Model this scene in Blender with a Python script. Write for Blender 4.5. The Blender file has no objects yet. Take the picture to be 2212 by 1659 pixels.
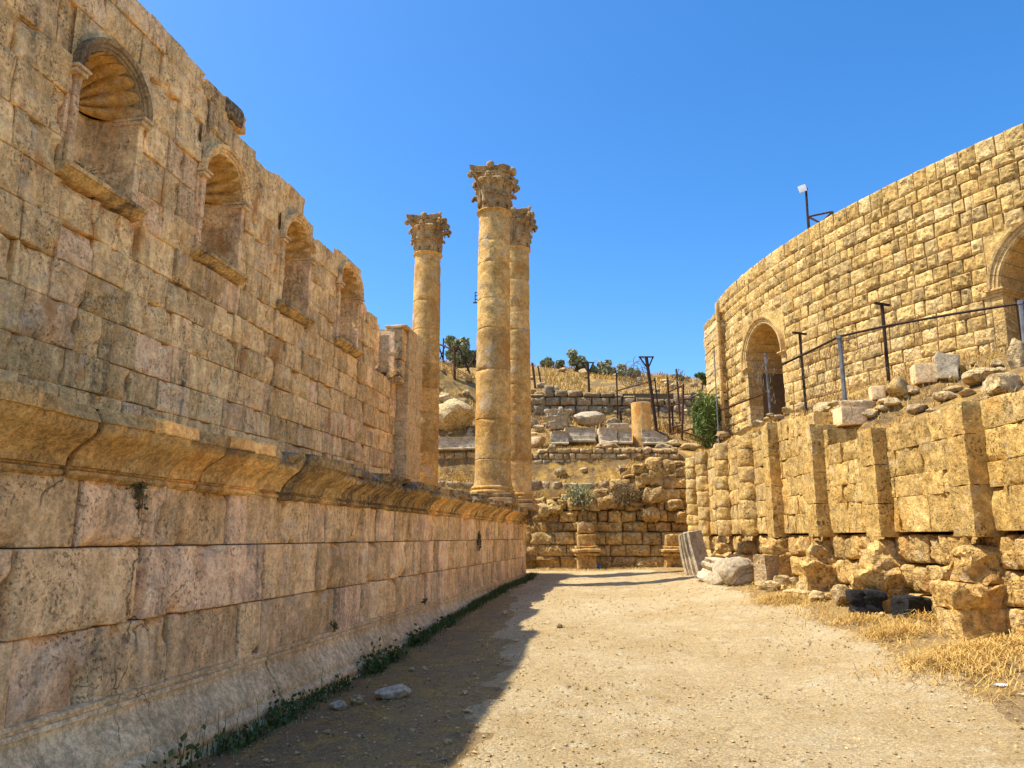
import bpy, bmesh, math, random
import numpy as np
from mathutils import Vector, Matrix

# ------------------------------------------------------------------ camera, sky, sun, exposure
scene = bpy.context.scene
COL = scene.collection
YAW = math.radians(9.81); PITCH = math.radians(11.23); EYE = 1.7
cam_data = bpy.data.cameras.new("camera")
cam_data.sensor_width = 36.0; cam_data.lens = 27.05
cam_data.clip_start = 0.05; cam_data.clip_end = 3000
cam = bpy.data.objects.new("camera", cam_data); COL.objects.link(cam)
cam.location = (0, 0, EYE); cam.rotation_euler = (math.pi/2 + PITCH, 0, YAW)
scene.camera = cam

SUN_EL = math.radians(59.5)
RT = np.array([math.cos(YAW), math.sin(YAW), 0.0]); FW = np.array([-math.sin(YAW), math.cos(YAW), 0.0])
_sh = -RT + 0.03*FW; _sh /= np.linalg.norm(_sh)
SUN_DIR = Vector((_sh[0]*math.cos(SUN_EL), _sh[1]*math.cos(SUN_EL), math.sin(SUN_EL)))

world = bpy.data.worlds.new("World"); scene.world = world; world.use_nodes = True
wn = world.node_tree; bg = wn.nodes["Background"]
sky = wn.nodes.new("ShaderNodeTexSky"); sky.sky_type = 'NISHITA'; sky.sun_disc = False
sky.sun_elevation = SUN_EL; sky.sun_rotation = math.atan2(SUN_DIR.x, SUN_DIR.y)
sky.altitude = 600; sky.air_density = 1.0; sky.dust_density = 1.6; sky.ozone_density = 5.0
hs = wn.nodes.new('ShaderNodeHueSaturation'); hs.inputs['Saturation'].default_value = 1.28; wn.links.new(sky.outputs[0], hs.inputs['Color'])
wn.links.new(hs.outputs[0], bg.inputs[0]); bg.inputs[1].default_value = 0.10

sl = bpy.data.lights.new("sun", 'SUN'); sl.energy = 2.85; sl.angle = math.radians(0.53); sl.color = (1.0, 0.92, 0.76)
so = bpy.data.objects.new("sun", sl); COL.objects.link(so)
so.rotation_euler = SUN_DIR.to_track_quat('Z', 'Y').to_euler(); so.location = (-30, 0, 60)
scene.view_settings.view_transform = 'Standard'; scene.view_settings.look = 'None'
scene.view_settings.exposure = 1.40; scene.view_settings.gamma = 1.0

rng = random.Random(7)
U = rng.uniform

# ------------------------------------------------------------------ helpers
def W(lat, d, z=0.0):
    """site grid (metres to the right of and ahead of the path) to world"""
    return (lat*RT[0] + d*FW[0], lat*RT[1] + d*FW[1], z)
def Wn(lat, d, z):
    lat, d, z = np.broadcast_arrays(np.asarray(lat, float), np.asarray(d, float), np.asarray(z, float))
    return np.stack([lat*RT[0]+d*FW[0], lat*RT[1]+d*FW[1], z], -1)
_F = 1662.0
_fw = FW*math.cos(PITCH) + np.array([0, 0, math.sin(PITCH)]); _up = np.cross(RT, _fw)
def at(x, y, d):
    """survey reading (2212 px wide picture) at distance d -> lat, d, z"""
    r = RT*(x-1106) + _up*(829.5-y) + _fw*_F
    k = d/(r@FW)
    return (r@RT)*k, d, EYE + r[2]*k

def _h(ix, iy, iz):
    n = (ix.astype(np.uint32)*np.uint32(374761393) + iy.astype(np.uint32)*np.uint32(668265263) + iz.astype(np.uint32)*np.uint32(2246822519))
    n = (n ^ (n >> np.uint32(13)))*np.uint32(1274126177)
    n = n ^ (n >> np.uint32(16))
    return (n & np.uint32(0xffffff)).astype(np.float64)/float(0xffffff)*2-1
def vn(P):
    P = np.asarray(P, float); I = np.floor(P).astype(np.int64); f = P-I; f = f*f*f*(f*(f*6-15)+10)
    r = 0
    for a in (0, 1):
        for b in (0, 1):
            for c in (0, 1):
                w = (f[..., 0] if a else 1-f[..., 0])*(f[..., 1] if b else 1-f[..., 1])*(f[..., 2] if c else 1-f[..., 2])
                r = r + w*_h(I[..., 0]+a, I[..., 1]+b, I[..., 2]+c)
    return r
def fbm(P, sc=1.0, oct=3, gain=0.5):
    P = np.asarray(P, float)*sc; r = 0; a = 1.0
    for k in range(oct):
        r = r + a*vn(P + 17.3*k); P = P*2.03; a *= gain
    return r
def sst(a, b, x):
    t = np.clip((np.asarray(x, float)-a)/(b-a), 0, 1); return t*t*(3-2*t)

class MB:
    """collects shapes; build() links them as ONE mesh object"""
    def __init__(self): self.V = []; self.F4 = []; self.F3 = []; self.C = []; self.n = 0
    def add(self, V, F4=None, F3=None, col=(.5, .5, .3)):
        V = np.asarray(V, float).reshape(-1, 3)
        if F4 is not None and len(F4): self.F4.append(np.asarray(F4, np.int64).reshape(-1, 4)+self.n)
        if F3 is not None and len(F3): self.F3.append(np.asarray(F3, np.int64).reshape(-1, 3)+self.n)
        c = np.asarray(col, float)
        if c.ndim == 1: c = np.repeat(c[None], len(V), 0)
        self.V.append(V); self.C.append(c); self.n += len(V); return self
    def grid(self, P, col=(.5, .5, .3), closed=False):
        a, b = P.shape[:2]; I = np.arange(a*b).reshape(a, b)
        if closed: I = np.concatenate([I, I[:1]], 0)
        F = np.stack([I[:-1, :-1], I[1:, :-1], I[1:, 1:], I[:-1, 1:]], -1).reshape(-1, 4)
        return self.add(P.reshape(-1, 3), F, col=col)
    def build(self, name, m, parent=None, smooth=True, origin=None, sharp=40):
        V = np.concatenate(self.V); C = np.concatenate(self.C)
        if parent is not None: V = V - np.array(parent.location) if origin is None else V
        if origin is not None: V = V - np.array(origin)
        q = np.concatenate(self.F4) if self.F4 else np.zeros((0, 4), np.int64)
        t = np.concatenate(self.F3) if self.F3 else np.zeros((0, 3), np.int64)
        me = bpy.data.meshes.new(name)
        me.vertices.add(len(V)); me.vertices.foreach_set("co", V.ravel())
        me.loops.add(q.size+t.size); me.loops.foreach_set("vertex_index", np.concatenate([q.ravel(), t.ravel()]).astype(np.int32))
        me.polygons.add(len(q)+len(t))
        ls = np.concatenate([np.arange(len(q))*4, q.size+np.arange(len(t))*3]).astype(np.int32)
        me.polygons.foreach_set("loop_start", ls)
        me.update(calc_edges=True); me.validate()
        me.polygons.foreach_set("use_smooth", np.full(len(me.polygons), bool(smooth)))
        if smooth: me.set_sharp_from_angle(angle=math.radians(sharp))
        ca = me.color_attributes.new("blk", 'FLOAT_COLOR', 'POINT')
        if len(me.vertices) == len(C):
            ca.data.foreach_set("color", np.concatenate([C, np.ones((len(C), 1))], 1).ravel())
        me.materials.append(m)
        o = bpy.data.objects.new(name, me); COL.objects.link(o)
        if origin is not None: o.location = origin
        if parent is not None: o.parent = parent
        return o

def thing(name, label, cat, loc=(0, 0, 0), group=None):
    o = bpy.data.objects.new(name, None); COL.objects.link(o); o.location = loc; o.empty_display_size = .2
    o['label'] = label; o['category'] = cat
    if group: o['group'] = group
    return o
def tag(o, label, cat, group=None):
    o['label'] = label; o['category'] = cat
    if group: o['group'] = group
    return o
def rcol(): return (U(0, 1), U(0, 1), U(0, 1))

def sblock(mb, c, size, ax=None, r=.12, n=5, rough=.02, seed=None, col=None, nsc=3.0, taper=None, chop=0):
    """rounded rough stone block, c centre, size full lengths, ax = 3 axis rows"""
    lin = np.linspace(-1, 1, n+1); A, B = np.meshgrid(lin, lin, indexing='ij')
    P = []; F = []; k = 0
    for axis in range(3):
        for s in (-1, 1):
            p = np.zeros((n+1, n+1, 3)); p[..., axis] = s; p[..., (axis+1) % 3] = A*s; p[..., (axis+2) % 3] = B
            I = k+np.arange((n+1)**2).reshape(n+1, n+1)
            F.append(np.stack([I[:-1, :-1], I[1:, :-1], I[1:, 1:], I[:-1, 1:]], -1).reshape(-1, 4)); k += (n+1)**2
            P.append(p.reshape(-1, 3))
    P = np.concatenate(P); size = np.asarray(size, float)/2
    rr = min(r, size.min()*.95); q = P*size; inn = np.clip(q, -(size-rr), size-rr); dl = q-inn
    ln = np.linalg.norm(dl, axis=1, keepdims=True); q = inn+dl/np.maximum(ln, 1e-9)*np.where(ln > 1e-9, rr, 0)
    if taper: q[:, :2] *= (1+taper*(q[:, 2:3]/size[2]))
    sd = seed if seed is not None else U(0, 999)
    rs = random.Random(sd)
    for _ in range(chop):
        nrm = np.array([rs.uniform(-1, 1), rs.uniform(-1, 1), rs.uniform(-.3, 1)]); nrm /= np.linalg.norm(nrm)
        lim = (np.abs(nrm)*size).sum()*rs.uniform(.55, .8); ov = q@nrm-lim; q = q-np.maximum(ov, 0)[:, None]*nrm
    nv = np.stack([fbm(q*nsc+sd*1.7+j*31, 1.0, 3) for j in range(3)], -1)
    q = q+nv*rough
    if ax is not None: q = q@np.asarray(ax, float)
    mb.add(q+np.asarray(c, float), np.concatenate(F), col=col or rcol()); return mb
def yawax(a, tilt=0, roll=0):
    M = Matrix.Rotation(a, 3, 'Z') @ Matrix.Rotation(tilt, 3, 'X') @ Matrix.Rotation(roll, 3, 'Y')
    return np.array(M).T
def rock_mb(mb, c, size, seed, chops=7, rough=.12, sub=3, col=None, ang=0):
    bm = bmesh.new(); bmesh.ops.create_icosphere(bm, subdivisions=sub, radius=1)
    P = np.array([v.co[:] for v in bm.verts]); F = [[v.index for v in f.verts] for f in bm.faces]; bm.free()
    rs = random.Random(seed)
    for _ in range(chops):
        nrm = np.array([rs.gauss(0, 1), rs.gauss(0, 1), rs.gauss(0, 1)]); nrm /= np.linalg.norm(nrm)
        lim = rs.uniform(.5, .85); ov = P@nrm-lim; P = P-np.maximum(ov, 0)[:, None]*nrm*.92
    rd = 1-np.abs(fbm(P*1.7+seed*5.3, 1.0, 4)); P = P*(1+rough*fbm(P*1.3+seed*3.1, 1.0, 5)[:, None]+rough*.9*(rd-.6)[:, None]); P = P+np.stack([fbm(P*4+seed+9*j, 1.0, 4) for j in range(3)], -1)*rough*.28
    P = P*np.asarray(size, float)/2; P = P@yawax(ang)
    mb.add(P+np.asarray(c, float), F3=F, col=col or (rs.random(), rs.random(), rs.random())); return mb
def tube(mb, pts, r, seg=6, col=(.5, .5, .5), r1=None):
    pts = np.asarray(pts, float); n = len(pts); rings = []
    for i in range(n):
        t = pts[min(i+1, n-1)]-pts[max(i-1, 0)]; t = t/np.linalg.norm(t)
        a = np.cross(t, (0, 0, 1)) if abs(t[2]) < .95 else np.cross(t, (1, 0, 0)); a /= np.linalg.norm(a); b = np.cross(t, a)
        rad = r if r1 is None else r+(r1-r)*i/(n-1)
        th = np.linspace(0, 2*math.pi, seg, endpoint=False)
        rings.append(pts[i]+rad*(np.cos(th)[:, None]*a+np.sin(th)[:, None]*b))
    P = np.stack(rings, 1); mb.grid(P, col=col, closed=True)
    for R_, rev in ((rings[0], 1), (rings[-1], 0)):
        f = [[0, (j+1) % seg, j] if rev else [0, j, (j+1) % seg] for j in range(1, seg-1)]
        f = [[0, j, j+1] for j in range(1, seg-1)]
        mb.add(R_, F3=f, col=col)
    return mb
def box(mb, c, size, ax=None, col=(.5, .5, .5)):
    s = np.asarray(size, float)/2
    P = np.array([(x, y, z) for x in (-1, 1) for y in (-1, 1) for z in (-1, 1)])*s
    if ax is not None: P = P@np.asarray(ax)
    F = [(0, 1, 3, 2), (4, 6, 7, 5), (0, 4, 5, 1), (2, 3, 7, 6), (0, 2, 6, 4), (1, 5, 7, 3)]
    mb.add(P+np.asarray(c, float), F, col=col); return mb

# ------------------------------------------------------------------ materials
def new_mat(name):
    m = bpy.data.materials.new(name); m.use_nodes = True; nt = m.node_tree
    b = nt.nodes["Principled BSDF"]; b.inputs['Roughness'].default_value = .95
    b.inputs['Specular IOR Level'].default_value = .15
    return m, nt, b
class NB:
    def __init__(self, nt): self.nt = nt; g = nt.nodes.new("ShaderNodeNewGeometry"); self.pos = g.outputs['Position']
    def l(self, a, b): self.nt.links.new(a, b)
    def mapd(self, s):
        n = self.nt.nodes.new("ShaderNodeVectorMath"); n.operation = 'MULTIPLY'; self.l(self.pos, n.inputs[0]); n.inputs[1].default_value = s; return n.outputs[0]
    def noise(self, sc, det=4, ro=.6, vec=None, dist=0):
        n = self.nt.nodes.new("ShaderNodeTexNoise"); n.inputs['Scale'].default_value = sc; n.inputs['Detail'].default_value = det
        n.inputs['Roughness'].default_value = ro; n.inputs['Distortion'].default_value = dist; self.l(vec or self.pos, n.inputs['Vector']); return n.outputs[0]
    def ramp(self, f, a, b, va=0., vb=1.):
        n = self.nt.nodes.new("ShaderNodeMapRange"); n.interpolation_type = 'SMOOTHSTEP'; n.inputs[1].default_value = a; n.inputs[2].default_value = b
        n.inputs[3].default_value = va; n.inputs[4].default_value = vb; self.l(f, n.inputs[0]); return n.outputs[0]
    def math(self, op, a, b=None, clamp=False):
        n = self.nt.nodes.new("ShaderNodeMath"); n.operation = op; n.use_clamp = clamp
        for i, v in enumerate((a, b)):
            if v is None: continue
            if isinstance(v, (int, float)): n.inputs[i].default_value = v
            else: self.l(v, n.inputs[i])
        return n.outputs[0]
    def mix(self, f, a, b, mode='MIX'):
        n = self.nt.nodes.new("ShaderNodeMix"); n.data_type = 'RGBA'; n.blend_type = mode
        for s, v in ((n.inputs[0], f), (n.inputs[6], a), (n.inputs[7], b)):
            if isinstance(v, (int, float)): s.default_value = v
            elif isinstance(v, tuple): s.default_value = (*v[:3], 1)
            else: self.l(v, s)
        return n.outputs[2]
    def bump(self, h, strength, dist, bsdf):
        n = self.nt.nodes.new("ShaderNodeBump"); n.inputs['Strength'].default_value = strength; n.inputs['Distance'].default_value = dist
        self.l(h, n.inputs['Height']); self.l(n.outputs[0], bsdf.inputs['Normal'])
    def blk(self):
        a = self.nt.nodes.new("ShaderNodeAttribute"); a.attribute_name = "blk"
        s = self.nt.nodes.new("ShaderNodeSeparateColor"); self.l(a.outputs['Color'], s.inputs[0]); return s.outputs

def stone(name, c1, c2, tint, streak=.5, soot=(.10, .085, .06), orange=.3, ocol=(.46, .21, .06), pits=.5, bump=.6, bd=.03, var=.5, psc=22., tintamt=.55, sth=.52, white=0.0, sw=.16, nbr=(.35, .6), riv=.0, crack=.0, gain=1.06):
    m, nt, b = new_mat(name); k = NB(nt); R, G, B = k.blk()[:3]
    n1 = k.noise(1.1, 6, .62); base = k.mix(k.ramp(n1, .32, .68), c1, c2)
    base = k.mix(k.math('MULTIPLY', k.ramp(G, .35, 1.0), tintamt), base, tint)
    vv = k.math('ADD', k.math('MULTIPLY', R, var), 1-var/2)
    fine = k.noise(psc, 5, .7); vv = k.math('MULTIPLY', vv, k.ramp(fine, .25, .75, .68, 1.22))
    n3 = k.noise(5.5, 5, .65); vv = k.math('MULTIPLY', vv, k.ramp(n3, .25, .75, .70, 1.22))
    n4 = k.noise(psc*3.2, 3, .65); vv = k.math('MULTIPLY', vv, k.ramp(n4, .3, .7, .80, 1.16))
    if riv: nr = k.noise(7, 5, .7, k.mapd((1, 1, .13)), .2); vv = k.math('MULTIPLY', vv, k.ramp(nr, .3, .7, 1-riv, 1+riv*.7))
    vv = k.math('MULTIPLY', vv, gain)
    cmb = nt.nodes.new("ShaderNodeCombineColor")
    for i in range(3): k.l(vv, cmb.inputs[i])
    base = k.mix(1.0, base, cmb.outputs[0], 'MULTIPLY')
    if orange > 0:
        no = k.noise(1.6, 5, .6, k.mapd((1, 1, .55))); base = k.mix(k.math('MULTIPLY', k.ramp(no, .56, .68), orange), base, ocol)
    if white > 0:
        nw = k.noise(2.6, 6, .7); base = k.mix(k.math('MULTIPLY', k.ramp(nw, .54, .66), white), base, (.62, .55, .42))
    if streak > 0:
        ns = k.noise(2.4, 6, .68, k.mapd((1.6, 1.6, .22)), .3); nb = k.noise(.55, 3, .5)
        f = k.math('MULTIPLY', k.ramp(k.math('ADD', ns, k.math('MULTIPLY', k.math('SUBTRACT', B, .5), sw)), sth, sth+.16), k.ramp(nb, *nbr))
        f = k.math('MULTIPLY', f, k.ramp(k.noise(14, 4, .7), .3, .62)); base = k.mix(k.math('MULTIPLY', f, streak, True), base, soot)
    pn = k.noise(psc*1.7, 3, .6); pit = k.ramp(pn, .34, .44, 1., 0.)
    pm = k.ramp(k.noise(2.3, 4, .6), .40, .62)
    pit = k.math('MULTIPLY', k.math('MULTIPLY', pit, pm), pits)
    base = k.mix(k.math('MULTIPLY', pit, .75), base, (.12, .075, .035))
    h = k.math('ADD', k.math('MULTIPLY', n3, .9), k.math('MULTIPLY', fine, .45)); h = k.math('SUBTRACT', h, k.math('MULTIPLY', pit, .55))
    if riv: h = k.math('ADD', h, k.math('MULTIPLY', nr, riv*2.2))
    if crack:
        v = nt.nodes.new("ShaderNodeTexVoronoi"); v.feature = 'DISTANCE_TO_EDGE'; v.inputs['Scale'].default_value = .9
        dn = nt.nodes.new("ShaderNodeTexNoise"); dn.inputs['Scale'].default_value = 2.2; dn.inputs['Detail'].default_value = 5; k.l(k.pos, dn.inputs['Vector'])
        mx = nt.nodes.new("ShaderNodeVectorMath"); mx.operation = 'MULTIPLY_ADD'; k.l(dn.outputs['Color'], mx.inputs[0]); mx.inputs[1].default_value = (.55, .55, .9); k.l(k.pos, mx.inputs[2]); k.l(mx.outputs[0], v.inputs['Vector'])
        ck = k.math('MULTIPLY', k.ramp(v.outputs['Distance'], .002, .008, 1., 0.), k.ramp(k.noise(.8, 3, .6), .53, .60)); ck = k.math('MULTIPLY', ck, crack)
        base = k.mix(ck, base, (.10, .06, .03)); h = k.math('SUBTRACT', h, ck)
    k.l(base, b.inputs['Base Color'])
    k.bump(h, bump, bd, b); return m
def plain(name, c, rough=.8, metal=0., var=.25, sc=8., c2=None, bump=0.):
    m, nt, b = new_mat(name); k = NB(nt); n = k.noise(sc, 4, .6)
    c2 = c2 or tuple(x*(1-var) for x in c)
    k.l(k.mix(k.ramp(n, .35, .65), c, c2), b.inputs['Base Color']); b.inputs['Roughness'].default_value = rough; b.inputs['Metallic'].default_value = metal
    if bump: k.bump(n, bump, .02, b)
    return m
def leafy(name, c, c2, trans=.25):
    m, nt, b = new_mat(name); k = NB(nt); R = k.blk()[0]
    k.l(k.mix(R, c, c2), b.inputs['Base Color']); b.inputs['Roughness'].default_value = .7
    return m

M = {}
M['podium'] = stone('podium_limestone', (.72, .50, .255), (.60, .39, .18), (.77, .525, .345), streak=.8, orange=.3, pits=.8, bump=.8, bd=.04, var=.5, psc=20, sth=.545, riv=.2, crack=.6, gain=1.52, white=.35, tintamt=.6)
M['mould'] = stone('moulding_limestone', (.68, .50, .27), (.58, .40, .20), (.66, .44, .26), streak=.45, orange=.1, pits=.3, bump=.28, bd=.02, var=.2, sth=.57, crack=.6, gain=1.32)
M['cornice'] = stone('weathered_cornice', (.66, .43, .165), (.46, .30, .12), (.82, .44, .13), streak=.95, soot=(.085, .08, .07), orange=.6, pits=.55, bump=.8, bd=.035, var=.75, sth=.485, sw=.36, gain=1.36, tintamt=.8, nbr=(.25, .5))
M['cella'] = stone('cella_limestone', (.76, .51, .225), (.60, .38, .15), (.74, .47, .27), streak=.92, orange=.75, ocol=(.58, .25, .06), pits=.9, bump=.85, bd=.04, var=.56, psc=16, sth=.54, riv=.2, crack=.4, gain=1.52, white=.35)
M['newstone'] = stone('recut_limestone', (.72, .53, .27), (.64, .45, .215), (.68, .49, .27), streak=.2, orange=.1, pits=.3, bump=.3, bd=.015, var=.22, sth=.6, riv=.05)
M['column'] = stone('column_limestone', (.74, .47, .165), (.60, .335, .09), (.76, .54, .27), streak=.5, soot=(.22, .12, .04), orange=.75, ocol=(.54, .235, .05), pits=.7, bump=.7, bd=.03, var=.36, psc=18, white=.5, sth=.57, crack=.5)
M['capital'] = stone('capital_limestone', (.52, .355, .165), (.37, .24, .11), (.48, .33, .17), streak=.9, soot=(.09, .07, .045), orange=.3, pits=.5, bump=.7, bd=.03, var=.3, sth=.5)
M['ashlar'] = stone('golden_ashlar', (.66, .45, .16), (.52, .325, .095), (.68, .49, .23), streak=.6, soot=(.20, .13, .055), orange=.5, ocol=(.58, .29, .055), pits=1., bump=1., bd=.06, var=.38, psc=13, sth=.55, white=.3, riv=.10)
M['rough'] = stone('rough_foundation', (.66, .445, .165), (.52, .32, .105), (.66, .46, .21), streak=.45, soot=(.17, .105, .045), orange=.5, pits=.9, bump=1.0, bd=.08, var=.42, psc=11, sth=.56, white=.35)
M['theatre'] = stone('theatre_masonry', (.68, .465, .175), (.55, .345, .11), (.72, .54, .27), streak=.35, soot=(.22, .155, .07), orange=.4, ocol=(.58, .31, .08), pits=.7, bump=1., bd=.06, var=.6, psc=12, sth=.56, tintamt=.8)
M['trim'] = stone('dressed_trim', (.66, .455, .19), (.57, .37, .14), (.62, .43, .19), streak=.15, orange=.4, ocol=(.56, .32, .09), pits=.25, bump=.3, bd=.015, var=.22, sth=.61)
M['rock'] = stone('pale_rock', (.66, .49, .245), (.49, .335, .145), (.58, .42, .20), streak=.55, soot=(.12, .10, .07), orange=.25, pits=.7, bump=1., bd=.08, var=.36, psc=11, sth=.52, white=.5)
M['rubble'] = stone('hill_rubble', (.52, .385, .21), (.37, .25, .125), (.50, .35, .19), streak=.6, soot=(.11, .085, .05), orange=.3, pits=.8, bump=1., bd=.08, var=.5, psc=10, sth=.53, white=.35)
M['marble'] = stone('carved_grey_stone', (.57, .475, .32), (.46, .37, .24), (.54, .43, .28), streak=.55, soot=(.15, .13, .10), orange=.15, pits=.5, bump=.7, bd=.03, var=.3, sth=.54, white=.15)
M['basalt'] = plain('black_basalt', (.028, .028, .03), .9, c2=(.012, .012, .013), sc=22, bump=.8)
M['core'] = plain('wall_core', (.20, .135, .07), .95, sc=5)
M['rust'] = plain('rusty_iron', (.12, .05, .025), .8, c2=(.055, .025, .016), sc=14)
M['iron'] = plain('dark_iron', (.035, .022, .018), .7, c2=(.06, .03, .02), sc=10)
M['galv'] = plain('galvanised_steel', (.24, .24, .24), .5, .4, c2=(.15, .145, .14), sc=6)
M['wire'] = plain('fence_wire', (.22, .19, .15), .6, .3, sc=9)
M['white'] = plain('white_plastic', (.8, .8, .8), .4, var=.05)
M['bluebag'] = plain('blue_plastic', (.02, .22, .62), .3, var=.3)
M['red'] = plain('red_plastic', (.6, .03, .02), .4, var=.2)
M['straw'] = leafy('dry_straw', (.52, .30, .065), (.66, .47, .17))
M['weed'] = leafy('green_weed', (.045, .075, .02), (.14, .17, .05))
M['olive'] = leafy('olive_leaves', (.18, .20, .09), (.42, .43, .25))
M['feather'] = leafy('feathery_green', (.10, .16, .03), (.24, .27, .08))
M['drybush'] = leafy('dry_brush', (.16, .105, .05), (.34, .25, .12))
M['bark'] = plain('bark', (.12, .085, .05), .9, sc=12, bump=.4)
def ground_mat(name, kind):
    m, nt, b = new_mat(name); k = NB(nt)
    big = k.noise(.55, 5, .6); mid = k.noise(3.2, 6, .65); fine = k.noise(38, 5, .75); grit = k.noise(110, 3, .7)
    if kind == 'path':
        base = k.mix(k.ramp(big, .35, .65), (.66, .51, .285), (.57, .415, .205))
        base = k.mix(k.math('MULTIPLY', k.ramp(mid, .5, .66), .6), base, (.72, .60, .385))
        base = k.mix(k.math('MULTIPLY', k.ramp(k.noise(9, 5, .75), .52, .66), .42), base, (.34, .225, .10))
    elif kind == 'ground':
        base = k.mix(k.ramp(big, .35, .65), (.46, .31, .135), (.38, .265, .135))
        base = k.mix(k.math('MULTIPLY', k.ramp(mid, .47, .62), .75), base, (.56, .36, .10))
        base = k.mix(k.math('MULTIPLY', k.ramp(k.noise(6, 5, .7), .52, .66), .55), base, (.22, .15, .08))
    else:
        base = k.mix(k.ramp(mid, .38, .62), (.56, .345, .085), (.35, .22, .09))
        base = k.mix(k.math('MULTIPLY', k.ramp(k.noise(1.4, 6, .7), .48, .58), .75), base, (.22, .145, .075))
    v = k.ramp(fine, .28, .72, .58, 1.3); v2 = k.ramp(grit, .3, .7, .7, 1.22); v = k.math('MULTIPLY', v, v2)
    cmb = nt.nodes.new("ShaderNodeCombineColor")
    for i in range(3): k.l(v, cmb.inputs[i])
    base = k.mix(1.0, base, cmb.outputs[0], 'MULTIPLY'); k.l(base, b.inputs['Base Color'])
    h = k.math('ADD', k.math('MULTIPLY', mid, 1.2), k.math('ADD', k.math('MULTIPLY', fine, .5), k.math('MULTIPLY', grit, .2)))
    k.bump(h, 1., .07, b); return m
M['path'] = ground_mat('gravel_path', 'path'); M['ground'] = ground_mat('dry_ground', 'ground'); M['hill'] = ground_mat('dry_grass_slope', 'hill')

# ------------------------------------------------------------------ masonry
def patch(mb, mapf, u0, u1, v0, v1, depth=.5, res=.08, bev=.02, bulge=0., bw=.1, rough=.006, gap=.004, chip=.02, draft=0., off=None, tilt=.0, col=None, nsc=4., wob=.0, offr=(-.012, .012), gu=None):
    """one stone: finely divided front with worn edges plus the joint faces behind it"""
    L, Hh = u1-u0, v1-v0
    if gu: u0, u1 = u0+gu*U(.2, 1), u1-gu*U(.2, 1)
    def lin(a, b):
        n = max(2, int(round((b-a-2*gap-2*bev)/res))); return np.concatenate([[a+gap, a+gap+bev*.35], np.linspace(a+gap+bev, b-gap-bev, n+1), [b-gap-bev*.35, b-gap]])
    uu, vv = lin(u0, u1), lin(v0, v1); UU, VV = np.meshgrid(uu, vv, indexing='ij')
    e = np.minimum(np.minimum(UU-u0, u1-UU), np.minimum(VV-v0, v1-VV))-gap
    sd = U(0, 500); P3 = np.stack([UU, VV, np.full_like(UU, sd)], -1)
    h = np.zeros_like(UU)+(U(*offr) if off is None else off)
    h += U(-tilt, tilt)*(UU-(u0+u1)/2)/L + U(-tilt, tilt)*.4*(VV-(v0+v1)/2)/Hh
    t = 1-np.clip(e/bev, 0, 1); h -= bev*(1-np.sqrt(np.maximum(1-t*t, 0)))*.9
    if bulge:
        bulge *= U(.5, 1.35)
        s = sst(draft, draft+bw, e); h += bulge*s*(1+.55*fbm(P3, nsc*1.3, 3))
        h += rough*s*fbm(P3, nsc*3, 3)
    else:
        h += rough*fbm(P3, nsc, 4)
    if chip:
        c = fbm(P3+40, 2.2, 3); c2 = sst(.25, .7, c)*np.exp(-np.maximum(e, 0)/.07); h -= chip*c2
    if wob:
        w = np.stack([fbm(P3+70, 3., 2), fbm(P3+90, 3., 2)], -1)*wob; UU = UU+w[..., 0]; VV = VV+w[..., 1]
    c = col or rcol()
    P = mapf(UU, VV, h); mb.grid(P, col=c)
    a, b = UU.shape
    ring = [(i, 0) for i in range(a)]+[(a-1, j) for j in range(1, b)]+[(i, b-1) for i in range(a-2, -1, -1)]+[(0, j) for j in range(b-2, 0, -1)]
    ri = np.array(ring); ur, vr, hr = UU[ri[:, 0], ri[:, 1]], VV[ri[:, 0], ri[:, 1]], h[ri[:, 0], ri[:, 1]]
    Q = np.stack([mapf(ur, vr, hr), mapf(ur, vr, np.full_like(hr, -depth))], 1); mb.grid(Q, col=c, closed=True)

def courses(mb, mapf, vs, u0, u1, lmin, lmax, excl=(), top=None, jit=.0, colf=None, minh=.14, vj=.01, **kw):
    for i in range(len(vs)-1):
        v0, v1 = vs[i], vs[i+1]; segs = [(u0, u1)]
        for (a, b, c, d) in excl:
            if min(v1, d)-max(v0, c) > .02:
                ns = []
                for s in segs:
                    if b <= s[0] or a >= s[1]: ns.append(s)
                    else:
                        if a-s[0] > .05: ns.append((s[0], a))
                        if s[1]-b > .05: ns.append((b, s[1]))
                segs = ns
        for (a, b) in segs:
            u = a+(0); first = True
            while u < b-1e-6:
                L = U(lmin, lmax)*(U(.4, 1) if first and b-a > lmax else 1); first = False
                if b-u < L*1.35 or b-u-L < lmin*.5: L = b-u if b-u < L*1.5 else (b-u)/2
                ue = min(b, u+L); vt = v1
                if top is not None:
                    tp = top((u+ue)/2)
                    if tp < v0+minh: u = ue; continue
                    if tp < v1+.12: vt = tp+U(-jit, jit)
                c = colf((u+ue)/2, (v0+v1)/2) if colf else None
                k = dict(kw)
                patch(mb, mapf, u, ue, v0+(U(-vj, vj) if i else 0), max(vt, v0+.08), col=c, **k); u = ue
# ------------------------------------------------------------------ ground levels
def gz(X, Y):
    X = np.asarray(X, float); Y = np.asarray(Y, float)
    lat = X*RT[0]+Y*RT[1]; d = X*FW[0]+Y*FW[1]
    left = .36*sst(8, 24, d); mid = .50*sst(4, 20, d)+.0; right = .46+.32*sst(9, 17, d)
    right = right*sst(1, 9, d)
    a = sst(-4.0, 1.5, lat); z = left*(1-a)+mid*a
    b = sst(2.2, 6.2, lat); z = z*(1-b)+right*b
    far = .58+.10*sst(2, 6, lat); c = sst(21, 27, d); return z*(1-c)+far*c
def gzl(lat, d):
    p = W(lat, d); return float(gz(p[0], p[1]))

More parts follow.
